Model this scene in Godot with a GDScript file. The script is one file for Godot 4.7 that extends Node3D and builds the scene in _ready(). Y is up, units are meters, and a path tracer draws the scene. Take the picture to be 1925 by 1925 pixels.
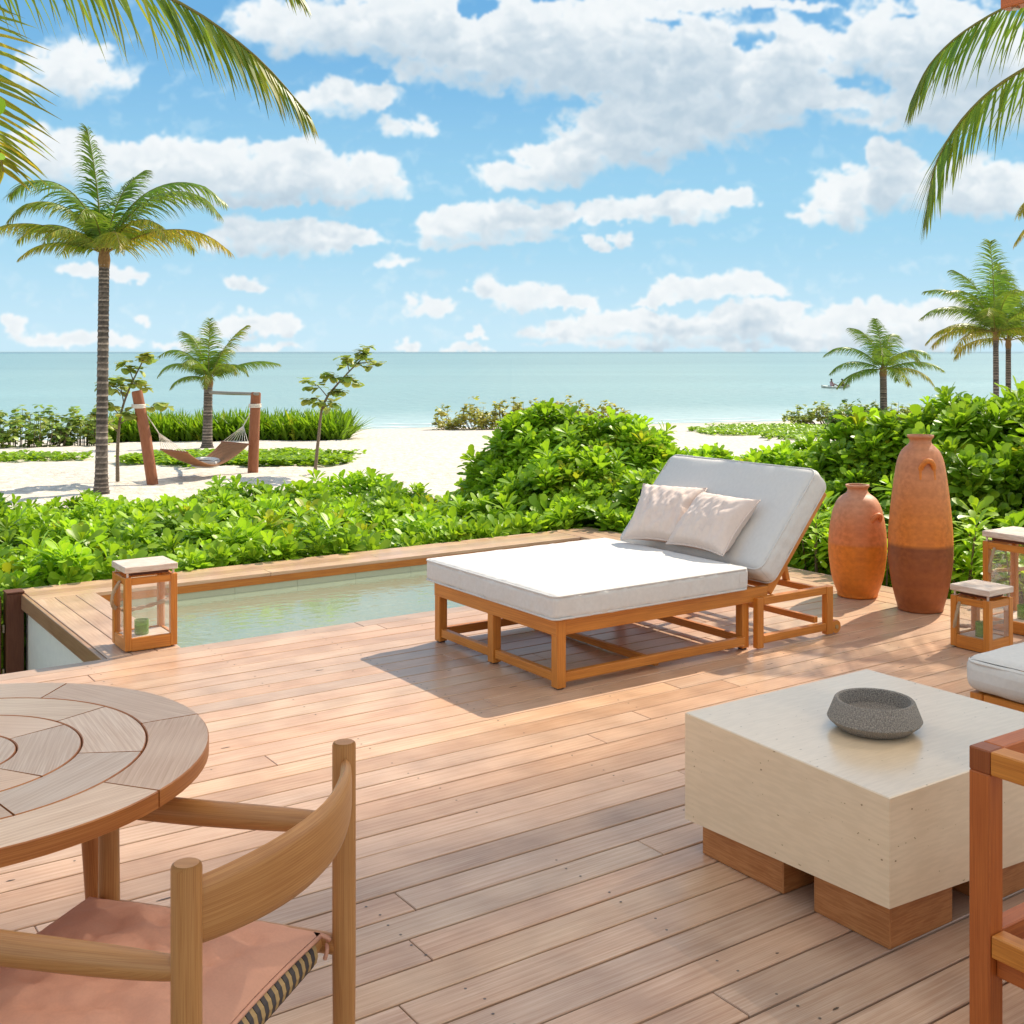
extends Node3D
# A timber terrace with a plunge pool above a beach. Metres, y up, camera at the origin column looking along -z.

const S := 0.8241
const C := 0.5664
const TURN := 0.60214          # the deck's boards run along local x of anything turned by this angle
var M := {}
var rng := RandomNumberGenerator.new()
var grain_a: ImageTexture
var grain_b: ImageTexture
var noise_fine: ImageTexture
var noise_mid: ImageTexture
var bump_fine: ImageTexture
var names := {}

# ------------------------------------------------------------------ mesh builder
class MB:
	var v := PackedVector3Array()
	var n := PackedVector3Array()
	var t := PackedVector2Array()
	var c := PackedColorArray()
	var ix := PackedInt32Array()
	var col := Color(1, 1, 1)
	var uo := Vector2.ZERO

	func vert(p: Vector3, nn: Vector3, uv: Vector2) -> int:
		v.append(p); n.append(nn); t.append(uv + uo); c.append(col)
		return v.size() - 1

	func tri(a: int, b: int, d: int) -> void:
		var f := (v[b] - v[a]).cross(v[d] - v[a])
		if f.dot(n[a] + n[b] + n[d]) > 0.0:
			ix.append(a); ix.append(d); ix.append(b)
		else:
			ix.append(a); ix.append(b); ix.append(d)

	func quad(p: Array, nn: Vector3, uv: Array) -> void:
		var a := vert(p[0], nn, uv[0]); var b := vert(p[1], nn, uv[1]); var d := vert(p[2], nn, uv[2]); var e := vert(p[3], nn, uv[3])
		tri(a, b, d); tri(a, d, e)

	func face(p: Array, nn: Vector3) -> void:
		var uu: Vector3 = (p[1] - p[0]).normalized()
		var vv := nn.cross(uu).normalized()
		var uv := []
		for q in p: uv.append(Vector2(q.dot(uu), q.dot(vv)))
		var f := vert(p[0], nn, uv[0])
		var last := vert(p[1], nn, uv[1])
		for k in range(2, p.size()):
			var q := vert(p[k], nn, uv[k])
			tri(f, last, q)
			last = q

	# a box with chamfered edges; u runs along its longest side
	func box(o: Vector3, size: Vector3, bs := Basis.IDENTITY, bev := 0.003) -> void:
		var h := size * 0.5
		bev = minf(bev, minf(h.x, minf(h.y, h.z)) * 0.6)
		var la := 0
		if size.y > size.x: la = 1
		if size.z > size[la]: la = 2
		for ax in 3:
			var a1 := (ax + 1) % 3
			var a2 := (ax + 2) % 3
			var ua := a1
			var va := a2
			if la == a2 or (la == ax and size[a2] > size[a1]):
				ua = a2; va = a1
			for s in [-1.0, 1.0]:
				var nn := Vector3.ZERO; nn[ax] = s
				var ps := []
				var uv := []
				for k in [[-1, -1], [1, -1], [1, 1], [-1, 1]]:
					var p := Vector3.ZERO
					p[ax] = s * h[ax]; p[a1] = k[0] * (h[a1] - bev); p[a2] = k[1] * (h[a2] - bev)
					ps.append(o + bs * p)
					uv.append(Vector2(p[ua] + 0.37 * ax, p[va] + 0.61 * s + 0.21 * ax))
				quad(ps, (bs * nn).normalized(), uv)
		if bev <= 0.0: return
		for ax in 3:
			var a1 := (ax + 1) % 3
			var a2 := (ax + 2) % 3
			for s1 in [-1.0, 1.0]:
				for s2 in [-1.0, 1.0]:
					var nn := Vector3.ZERO; nn[a1] = s1; nn[a2] = s2
					var ps := []
					for k in [[-1, 0], [1, 0], [1, 1], [-1, 1]]:
						var p := Vector3.ZERO
						p[ax] = k[0] * (h[ax] - bev)
						p[a1] = s1 * (h[a1] - (bev if k[1] else 0.0)); p[a2] = s2 * (h[a2] - (0.0 if k[1] else bev))
						ps.append(o + bs * p)
					quad(ps, (bs * nn).normalized(), [Vector2(0, 0), Vector2(size[ax], 0), Vector2(size[ax], bev), Vector2(0, bev)])
		for sx in [-1.0, 1.0]:
			for sy in [-1.0, 1.0]:
				for sz in [-1.0, 1.0]:
					var nn := (bs * Vector3(sx, sy, sz)).normalized()
					var e := Vector3(sx * h.x, sy * h.y, sz * h.z)
					var i0 := vert(o + bs * (e - Vector3(0, sy, sz) * bev), nn, Vector2.ZERO)
					var i1 := vert(o + bs * (e - Vector3(sx, 0, sz) * bev), nn, Vector2.ZERO)
					var i2 := vert(o + bs * (e - Vector3(sx, sy, 0) * bev), nn, Vector2.ZERO)
					tri(i0, i1, i2)

	# a bar with a rectangular section between two points
	func bar(a: Vector3, b: Vector3, w: float, hh: float, up := Vector3.UP, bev := 0.003) -> void:
		var x := (b - a).normalized()
		var z := x.cross(up).normalized()
		var y := z.cross(x)
		box((a + b) * 0.5, Vector3(a.distance_to(b), hh, w), Basis(x, y, z), bev)

	func tube(ps: Array, rs: Array, sides := 8, caps := true, flat := 1.0) -> void:
		var start := v.size()
		var tg0: Vector3 = (ps[1] - ps[0]).normalized()
		var ref := Vector3.UP if absf(tg0.y) < 0.9 else Vector3.RIGHT
		var x := ref.cross(tg0).normalized()
		var len := 0.0
		for i in ps.size():
			var tg: Vector3 = (ps[mini(i + 1, ps.size() - 1)] - ps[maxi(i - 1, 0)]).normalized()
			x = (x - tg * x.dot(tg)).normalized()
			var y := tg.cross(x)
			if i: len += ps[i].distance_to(ps[i - 1])
			for k in sides + 1:
				var an := TAU * k / sides
				var d := x * cos(an) + y * sin(an) * flat
				vert(ps[i] + d * rs[i], (x * cos(an) * flat + y * sin(an)).normalized(), Vector2(len, float(k) / sides * TAU * rs[i]))
		for i in ps.size() - 1:
			for k in sides:
				var a := start + i * (sides + 1) + k
				tri(a, a + 1, a + sides + 2); tri(a, a + sides + 2, a + sides + 1)
		if caps:
			for e in [0, ps.size() - 1]:
				var tg: Vector3 = (ps[0] - ps[1]).normalized() if e == 0 else (ps[e] - ps[e - 1]).normalized()
				var cc := vert(ps[e], tg, Vector2.ZERO)
				var ring := []
				for k in sides + 1:
					var q := v[start + e * (sides + 1) + k]
					ring.append(vert(q, tg, Vector2(q.x, q.z)))
				for k in sides: tri(cc, ring[k], ring[k + 1])

	# profile: Vector2(radius, height); cols: a colour for each ring, or empty
	func lathe(pr: Array, segs := 32, o := Vector3.ZERO, cols := []) -> void:
		var nn := []
		for i in pr.size() - 1:
			var d: Vector2 = pr[i + 1] - pr[i]
			nn.append(Vector2(d.y, -d.x).normalized())
		var len := 0.0
		for i in pr.size() - 1:
			var na: Vector2 = nn[i]
			var nb: Vector2 = nn[i]
			if i > 0 and nn[i].dot(nn[i - 1]) > 0.75: na = (nn[i] + nn[i - 1]).normalized()
			if i < nn.size() - 1 and nn[i].dot(nn[i + 1]) > 0.75: nb = (nn[i] + nn[i + 1]).normalized()
			var start := v.size()
			var l2: float = len + pr[i].distance_to(pr[i + 1])
			for k in segs + 1:
				var an := TAU * k / segs
				var d := Vector3(cos(an), 0, sin(an))
				if cols.size(): col = cols[i]
				vert(o + d * pr[i].x + Vector3.UP * pr[i].y, d * na.x + Vector3.UP * na.y, Vector2(an * 0.2, len))
				if cols.size(): col = cols[i + 1]
				vert(o + d * pr[i + 1].x + Vector3.UP * pr[i + 1].y, d * nb.x + Vector3.UP * nb.y, Vector2(an * 0.2, l2))
			for k in segs:
				var a := start + k * 2
				tri(a, a + 1, a + 3); tri(a, a + 3, a + 2)
			len = l2

	# a grid of points given by f(u, v), smooth; out: a point it faces away from (or INF)
	func sheet(f: Callable, nu: int, nv: int, flip := false, uvs := Vector2.ONE) -> void:
		var p := []
		for i in nu + 1:
			var row := []
			for j in nv + 1: row.append(f.call(float(i) / nu, float(j) / nv))
			p.append(row)
		var start := v.size()
		for i in nu + 1:
			for j in nv + 1:
				var du: Vector3 = p[mini(i + 1, nu)][j] - p[maxi(i - 1, 0)][j]
				var dv: Vector3 = p[i][mini(j + 1, nv)] - p[i][maxi(j - 1, 0)]
				var q := dv.cross(du)
				q = q.normalized() if q.length() > 1e-9 else Vector3.UP
				vert(p[i][j], -q if flip else q, Vector2(float(i) / nu, float(j) / nv) * uvs)
		for i in nu:
			for j in nv:
				var a := start + i * (nv + 1) + j
				tri(a, a + nv + 1, a + nv + 2); tri(a, a + nv + 2, a + 1)

	# a box whose edges are round, with soft faces; puff swells the faces
	func soft_box(o: Vector3, size: Vector3, r: float, bs := Basis.IDENTITY, puff := Vector3.ZERO, div := 10, wob: FastNoiseLite = null, amp := 0.0, wsc := Vector3.ONE) -> void:
		var h := size * 0.5
		for ax in 3:
			var a1 := (ax + 1) % 3
			var a2 := (ax + 2) % 3
			for s in [-1.0, 1.0]:
				var start := v.size()
				var d := div + 6
				var ws := []
				for i in d + 1:
					if i <= 3: ws.append(-1.0 + 0.0 * i if i == 0 else -2.0 - i)
					else: ws.append(float(i))
				for i in d + 1:
					for j in d + 1:
						var p := Vector3.ZERO
						p[ax] = s * h[ax]
						p[a1] = _along(i, d, h[a1], r); p[a2] = _along(j, d, h[a2], r)
						var inner := Vector3(clampf(p.x, -h.x + r, h.x - r), clampf(p.y, -h.y + r, h.y - r), clampf(p.z, -h.z + r, h.z - r))
						var dd := (p - inner).normalized()
						var q := inner + dd * r
						var e := Vector3(1 - pow(absf(q.x / h.x), 4), 1 - pow(absf(q.y / h.y), 4), 1 - pow(absf(q.z / h.z), 4))
						q[ax] += s * puff[ax] * maxf(0, e[a1]) * maxf(0, e[a2])
						if wob: q += dd * wob.get_noise_3dv((q + o) * wsc) * amp * (0.35 if ax == 1 else 1.0)
						vert(o + bs * q, (bs * dd).normalized(), Vector2(p[a1], p[a2]))
				for i in d:
					for j in d:
						var a := start + i * (d + 1) + j
						tri(a, a + d + 1, a + d + 2); tri(a, a + d + 2, a + 1)
				if wob or puff != Vector3.ZERO: _renormal(start, d)

	func _along(i: int, d: int, h: float, r: float) -> float:
		if i <= 3: return -h + r * (1.0 - cos(PI * 0.5 * i / 3.0)) if false else -h + r * i / 3.0
		if i >= d - 3: return h - r * (d - i) / 3.0
		return lerpf(-h + r, h - r, float(i - 3) / (d - 6))

	func _renormal(start: int, d: int) -> void:
		var keep := n.duplicate()
		for i in range(1, d):
			for j in range(1, d):
				var a := start + i * (d + 1) + j
				var q := (v[a + d + 1] - v[a - d - 1]).cross(v[a + 1] - v[a - 1])
				if q.length() < 1e-10: continue
				q = q.normalized()
				n[a] = q if q.dot(keep[a]) > 0 else -q

	func leaf(o: Vector3, dir: Vector3, up: Vector3, l: float, w: float, bend: float, prof: Array, fold := 0.15) -> void:
		var side := dir.cross(up).normalized()
		up = side.cross(dir).normalized()
		var start := v.size()
		var m := prof.size() - 1
		var p := o
		for i in m + 1:
			var tt: float = prof[i][0]
			var an := bend * tt
			var d := dir * cos(an) - up * sin(an)
			var nn := up * cos(an) + dir * sin(an)
			if i: p += d * l * (tt - prof[i - 1][0])
			var ww: float = w * prof[i][1]
			vert(p + side * ww + nn * ww * fold, (nn - side * fold).normalized(), Vector2(tt, 1))
			vert(p, nn, Vector2(tt, 0.5))
			vert(p - side * ww + nn * ww * fold, (nn + side * fold).normalized(), Vector2(tt, 0))
		for i in m:
			var a := start + i * 3
			for k in 2:
				tri(a + k, a + k + 3, a + k + 4); tri(a + k, a + k + 4, a + k + 1)

	func mesh() -> ArrayMesh:
		var arr := []
		arr.resize(Mesh.ARRAY_MAX)
		arr[Mesh.ARRAY_VERTEX] = v; arr[Mesh.ARRAY_NORMAL] = n; arr[Mesh.ARRAY_TEX_UV] = t; arr[Mesh.ARRAY_COLOR] = c; arr[Mesh.ARRAY_INDEX] = ix
		var m := ArrayMesh.new()
		m.add_surface_from_arrays(Mesh.PRIMITIVE_TRIANGLES, arr)
		return m

# ------------------------------------------------------------------ scene helpers
func W(a: float, b: float, h := 0.0) -> Vector3:     # a: across the boards towards the sea, b: along them
	return Vector3(-a * C + b * S, h, -(a * S + b * C))

func numbered(called: String) -> String:
	var k: int = names.get(called, 0)
	names[called] = k + 1
	return called if k == 0 else "%s_%03d" % [called, k]

func tag(o: Node, label: String, category: String, group := "") -> void:
	o.set_meta("label", label)
	o.set_meta("category", category)
	if group: o.set_meta("group", group)

func thing(called: String, label: String, category: String, at := Vector3.ZERO, turn := 0.0, group := "") -> Node3D:
	var o := Node3D.new()
	o.name = numbered(called)
	add_child(o)
	o.position = at
	o.rotation.y = turn
	tag(o, label, category, group)
	return o

func inst(called: String, mesh: Mesh, mat: Material, parent: Node) -> MeshInstance3D:
	var o := MeshInstance3D.new()
	o.name = called
	o.mesh = mesh
	o.material_override = mat
	o.cast_shadow = GeometryInstance3D.SHADOW_CASTING_SETTING_ON
	parent.add_child(o, true)
	return o

func part(called: String, b: MB, mat: Material, parent: Node) -> MeshInstance3D:
	return inst(called, b.mesh(), mat, parent)

func struct(called: String, b: MB, mat: Material) -> MeshInstance3D:
	var o := part(called, b, mat, self)
	o.set_meta("kind", "structure")
	return o

func stuff(o: Node) -> void:
	o.set_meta("kind", "stuff")

func one(called: String, mat: Material, parent: Node, o: Vector3, size: Vector3, bs := Basis.IDENTITY, bev := 0.003, tint := Color(1, 1, 1)) -> MeshInstance3D:
	var b := MB.new()
	b.col = tint
	b.uo = Vector2(rng.randf() * 5, rng.randf() * 5)
	b.box(o, size, bs, bev)
	return part(called, b, mat, parent)

func bar(called: String, mat: Material, parent: Node, p: Vector3, q: Vector3, w: float, h: float, up := Vector3.UP, bev := 0.003) -> MeshInstance3D:
	var b := MB.new()
	b.uo = Vector2(rng.randf() * 5, rng.randf() * 5)
	b.bar(p, q, w, h, up, bev)
	return part(called, b, mat, parent)

func tubed(called: String, mat: Material, parent: Node, ps: Array, rs: Array, sides := 10, caps := true) -> MeshInstance3D:
	var b := MB.new()
	b.uo = Vector2(rng.randf() * 5, rng.randf() * 5)
	b.tube(ps, rs, sides, caps)
	return part(called, b, mat, parent)

func curve(ps: Array, n: int) -> Array:
	var out := []
	for i in n + 1:
		var t := float(i) / n * (ps.size() - 1)
		var k := mini(int(t), ps.size() - 2)
		var p0: Vector3 = ps[maxi(k - 1, 0)]
		var p3: Vector3 = ps[mini(k + 2, ps.size() - 1)]
		out.append(ps[k].cubic_interpolate(ps[k + 1], p0, p3, t - k))
	return out

func same(r: float, n: int) -> Array:
	var a := []
	a.resize(n); a.fill(r)
	return a

func fnl(seed_: int, freq: float, oct := 4) -> FastNoiseLite:
	var f := FastNoiseLite.new()
	f.seed = seed_
	f.frequency = freq
	f.noise_type = FastNoiseLite.TYPE_SIMPLEX_SMOOTH
	f.fractal_octaves = oct
	return f

# ------------------------------------------------------------------ textures and materials
func noise_bytes(seed_: int, freq: float, oct: int, n: int) -> PackedByteArray:
	var im := fnl(seed_, freq, oct).get_seamless_image(n, n, false, false, 0.12, true)
	im.convert(Image.FORMAT_L8)
	return im.get_data()

func to_tex(im: Image) -> ImageTexture:
	return ImageTexture.create_from_image(im)

func grain_tex(seed_: int, rings: float, dark: Color) -> ImageTexture:
	var n1 := noise_bytes(seed_, 0.012, 4, 512)
	var n2 := noise_bytes(seed_ + 7, 0.03, 3, 512)
	var out := PackedByteArray()
	out.resize(512 * 512 * 3)
	var k := 0
	for y in 512:
		var y6 := (y * 6) % 512 * 512
		var y15 := (y * 15) % 512 * 512
		for x in 512:
			var low := n1[y * 512 + x] / 255.0
			var s1 := n1[y6 + x] / 255.0
			var s2 := n2[y15 + x] / 255.0
			var r := 0.5 + 0.5 * sin(TAU * (y / 512.0 * rings + 2.2 * low))
			var g := clampf(0.46 * s1 + 0.30 * s2 + 0.08 * r + 0.28 * low, 0, 1)
			g = smoothstep(0.15, 0.9, g)
			out[k] = int(255 * lerpf(dark.r, 1, g)); out[k + 1] = int(255 * lerpf(dark.g, 1, g)); out[k + 2] = int(255 * lerpf(dark.b, 1, g))
			k += 3
	return to_tex(Image.create_from_data(512, 512, false, Image.FORMAT_RGB8, out))

func mat(called: String, lin: Color, rough: float) -> StandardMaterial3D:
	var m := StandardMaterial3D.new()
	m.resource_name = called
	m.albedo_color = lin.linear_to_srgb()
	m.roughness = rough
	m.vertex_color_use_as_albedo = true
	m.metallic_specular = 0.5
	M[called] = m
	return m

func wood(called: String, lin: Color, rough: float, tex: ImageTexture, sc := Vector2(0.8, 3.5), relief := 0.03) -> StandardMaterial3D:
	relief *= 0.3
	var m := mat(called, lin, rough)
	m.albedo_texture = tex
	m.uv1_scale = Vector3(sc.x, sc.y, 1)
	m.heightmap_enabled = true
	m.heightmap_texture = tex
	m.heightmap_scale = relief
	return m

func mottled(called: String, lin: Color, rough: float, tex: ImageTexture, sc: float, relief := 0.0, btex: ImageTexture = null, bsc := 0.0) -> StandardMaterial3D:
	var m := mat(called, lin, rough)
	m.uv1_triplanar = true
	m.uv1_scale = Vector3.ONE * sc
	m.albedo_texture = tex
	if relief > 0.0:
		m.heightmap_enabled = true
		m.heightmap_texture = btex if btex else tex
		m.heightmap_scale = relief
	return m

func ramp_tex(seed_: int, freq: float, oct: int, lo: Color, hi: Color, n := 512, power := 1.0) -> ImageTexture:
	var nb := noise_bytes(seed_, freq, oct, n)
	var out := PackedByteArray()
	out.resize(n * n * 3)
	for i in n * n:
		var g := pow(nb[i] / 255.0, power)
		out[i * 3] = int(255 * lerpf(lo.r, hi.r, g)); out[i * 3 + 1] = int(255 * lerpf(lo.g, hi.g, g)); out[i * 3 + 2] = int(255 * lerpf(lo.b, hi.b, g))
	return to_tex(Image.create_from_data(n, n, false, Image.FORMAT_RGB8, out))

func travertine_tex() -> ImageTexture:
	var n1 := noise_bytes(51, 0.014, 5, 512)
	var n2 := noise_bytes(52, 0.06, 2, 512)
	var out := PackedByteArray()
	out.resize(512 * 512 * 3)
	for y in 512:
		for x in 512:
			var s := n1[(y * 9 % 512) * 512 + x] / 255.0
			var w := n1[y * 512 + x] / 255.0
			var pit := n2[(y * 2 % 512) * 512 + x] / 255.0
			var g := clampf(0.75 * s + 0.25 * w, 0, 1)
			var cc := Color(0.965, 0.95, 0.925).lerp(Color(1, 0.99, 0.975), smoothstep(0.25, 0.8, g))
			if pit < 0.12 and s < 0.5: cc = cc.lerp(Color(0.5, 0.4, 0.3), smoothstep(0.12, 0.07, pit))
			var k := (y * 512 + x) * 3
			out[k] = int(cc.r * 255); out[k + 1] = int(cc.g * 255); out[k + 2] = int(cc.b * 255)
	return to_tex(Image.create_from_data(512, 512, false, Image.FORMAT_RGB8, out))

func leafy(called: String, lin: Color, rough: float, through: float) -> StandardMaterial3D:
	var m := mat(called, lin, rough)
	m.backlight_enabled = true
	m.backlight = Color(through, through, through * 0.75).linear_to_srgb()
	m.metallic_specular = 0.45
	return m

func make_materials() -> void:
	grain_a = grain_tex(3, 7.0, Color(0.84, 0.76, 0.70))
	grain_b = grain_tex(11, 11.0, Color(0.82, 0.73, 0.64))
	noise_fine = ramp_tex(21, 0.05, 4, Color(0.955, 0.955, 0.955), Color(1, 1, 1))
	noise_mid = ramp_tex(22, 0.015, 5, Color(0.72, 0.70, 0.68), Color(1, 1, 1))
	bump_fine = ramp_tex(23, 0.12, 3, Color(0, 0, 0), Color(1, 1, 1))
	wood("deck_wood", Color(0.77, 0.525, 0.36), 0.33, grain_a, Vector2(0.35, 7.0), 0.02)
	var dw: StandardMaterial3D = M.deck_wood
	dw.detail_enabled = true
	dw.detail_blend_mode = BaseMaterial3D.BLEND_MODE_MUL
	dw.detail_albedo = ramp_tex(24, 0.012, 5, Color(0.84, 0.83, 0.83), Color(1, 1, 1), 512, 0.6)
	dw.detail_uv_layer = BaseMaterial3D.DETAIL_UV_2
	dw.uv2_triplanar = true
	dw.uv2_world_triplanar = true
	dw.uv2_scale = Vector3.ONE * 0.45
	wood("teak", Color(0.66, 0.25, 0.035), 0.42, grain_b, Vector2(0.4, 7.0), 0.02)
	wood("table_wood", Color(0.93, 0.675, 0.48), 0.36, grain_a, Vector2(0.5, 14.0), 0.015)
	wood("table_edge", Color(0.52, 0.19, 0.045), 0.45, grain_b, Vector2(0.4, 7.0), 0.02)
	wood("chair_wood", Color(0.52, 0.25, 0.08), 0.42, grain_b, Vector2(0.5, 17.0), 0.015)
	wood("red_wood", Color(0.52, 0.14, 0.025), 0.42, grain_b, Vector2(0.5, 12.0), 0.02)
	wood("block_wood", Color(0.50, 0.205, 0.065), 0.5, grain_b, Vector2(1.2, 4.0), 0.03)
	wood("dark_post", Color(0.15, 0.05, 0.02), 0.6, grain_b, Vector2(0.9, 4.0), 0.03)
	wood("lantern_lid", Color(0.78, 0.67, 0.57), 0.5, grain_a, Vector2(1.1, 4.0), 0.02)
	wood("hammock_wood", Color(0.32, 0.115, 0.045), 0.6, grain_b, Vector2(0.6, 2.0), 0.05)
	mottled("under", Color(0.05, 0.03, 0.02), 0.9, noise_mid, 1.0)
	mottled("white_fabric", Color(0.68, 0.645, 0.60), 0.9, noise_fine, 1.5)
	mottled("pillow_fabric", Color(0.76, 0.615, 0.53), 0.9, noise_fine, 1.5)
	mottled("terracotta_fabric", Color(0.68, 0.33, 0.21), 0.9, noise_fine, 5.0, 0.01, bump_fine, 9.0)
	mottled("strap_dark", Color(0.06, 0.045, 0.04), 0.7, noise_fine, 8.0)
	mottled("strap_tan", Color(0.45, 0.28, 0.11), 0.7, noise_fine, 8.0)
	var tv := mottled("travertine", Color(0.82, 0.63, 0.425), 0.2, travertine_tex(), 1.1, 0.02)
	tv.uv1_triplanar_sharpness = 8.0
	tv.metallic_specular = 0.95
	tv.clearcoat_enabled = true
	tv.clearcoat = 0.8
	tv.clearcoat_roughness = 0.3
	M.table_wood.metallic_specular = 0.5
	mottled("basalt", Color(0.56, 0.48, 0.40), 0.9, ramp_tex(61, 0.10, 5, Color(0.25, 0.25, 0.25), Color(1, 1, 1), 512, 0.8), 4.0, 0.3, bump_fine)
	mottled("terracotta", Color(1, 1, 1), 0.55, ramp_tex(62, 0.02, 5, Color(0.82, 0.77, 0.73), Color(1, 1, 1)), 2.2, 0.05, bump_fine)
	mottled("stone_tile", Color(0.52, 0.54, 0.40), 0.6, noise_fine, 2.0, 0.03)
	mottled("render_white", Color(0.93, 0.90, 0.78), 0.9, noise_fine, 0.5, 0.03, bump_fine)
	mottled("rope", Color(0.50, 0.36, 0.22), 0.9, noise_fine, 20.0, 0.1, bump_fine)
	mottled("white_rope", Color(0.75, 0.68, 0.58), 0.9, noise_fine, 20.0)
	mottled("metal", Color(0.45, 0.38, 0.28), 0.35, noise_fine, 8.0).metallic = 0.9
	mottled("hammock_net", Color(0.36, 0.17, 0.075), 0.85, noise_fine, 6.0)
	mottled("trunk", Color(1, 1, 1), 0.9, noise_mid, 2.5, 0.4, bump_fine)
	mottled("twig", Color(0.24, 0.18, 0.12), 0.9, noise_mid, 3.0)
	mottled("soil", Color(0.10, 0.075, 0.05), 0.95, noise_mid, 1.5)
	mottled("kayak_hull", Color(0.60, 0.62, 0.52), 0.4, noise_fine, 1.0)
	mottled("skin", Color(0.22, 0.10, 0.06), 0.6, noise_fine, 4.0)
	var sand := mottled("sand", Color(0.80, 0.72, 0.62), 0.95, ramp_tex(71, 0.02, 6, Color(0.80, 0.77, 0.73), Color(1, 1, 1)), 0.35, 2.0, ramp_tex(72, 0.05, 5, Color(0, 0, 0), Color(1, 1, 1)))
	sand.vertex_color_use_as_albedo = true
	leafy("added_diffuser_cloth", Color(0.93, 0.89, 0.82), 0.9, 1.0).backlight = Color(1, 1, 1)  # added overhead cloth, never in view; translucent to spread soft light below
	leafy("shrub_leaf", Color(1, 1, 1), 0.42, 0.95)
	leafy("palm_leaf", Color(1, 1, 1), 0.42, 0.8)
	leafy("round_leaf", Color(1, 1, 1), 0.45, 0.85)
	var g := StandardMaterial3D.new()
	g.resource_name = "pane_glass"
	g.transparency = BaseMaterial3D.TRANSPARENCY_ALPHA
	g.albedo_color = Color(1, 1, 1, 0.03)
	g.roughness = 0.02
	M["glass"] = g
	var gg := StandardMaterial3D.new()
	gg.resource_name = "green_glass"
	gg.transparency = BaseMaterial3D.TRANSPARENCY_ALPHA
	gg.albedo_color = Color(0.35, 0.6, 0.05, 0.55)
	gg.roughness = 0.3
	M["green_glass"] = gg
	var nt := NoiseTexture2D.new()
	nt.width = 512; nt.height = 512; nt.seamless = true; nt.as_normal_map = true; nt.bump_strength = 6.0
	nt.noise = fnl(81, 0.022, 4)
	var pw := StandardMaterial3D.new()
	pw.resource_name = "pool_water"
	pw.transparency = BaseMaterial3D.TRANSPARENCY_ALPHA
	pw.albedo_color = Color(0.74, 0.79, 0.68, 0.34)
	pw.roughness = 0.03
	pw.normal_enabled = true
	pw.normal_texture = nt
	pw.normal_scale = 0.14
	pw.uv1_scale = Vector3(0.45, 0.9, 1)
	M["pool_water"] = pw
	var sw := mat("sea_water", Color(1, 1, 1), 0.28)
	sw.normal_enabled = true
	sw.normal_texture = nt
	sw.normal_scale = 0.6
	sw.uv1_scale = Vector3(0.03, 0.10, 1)
	sw.metallic_specular = 0.4

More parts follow.
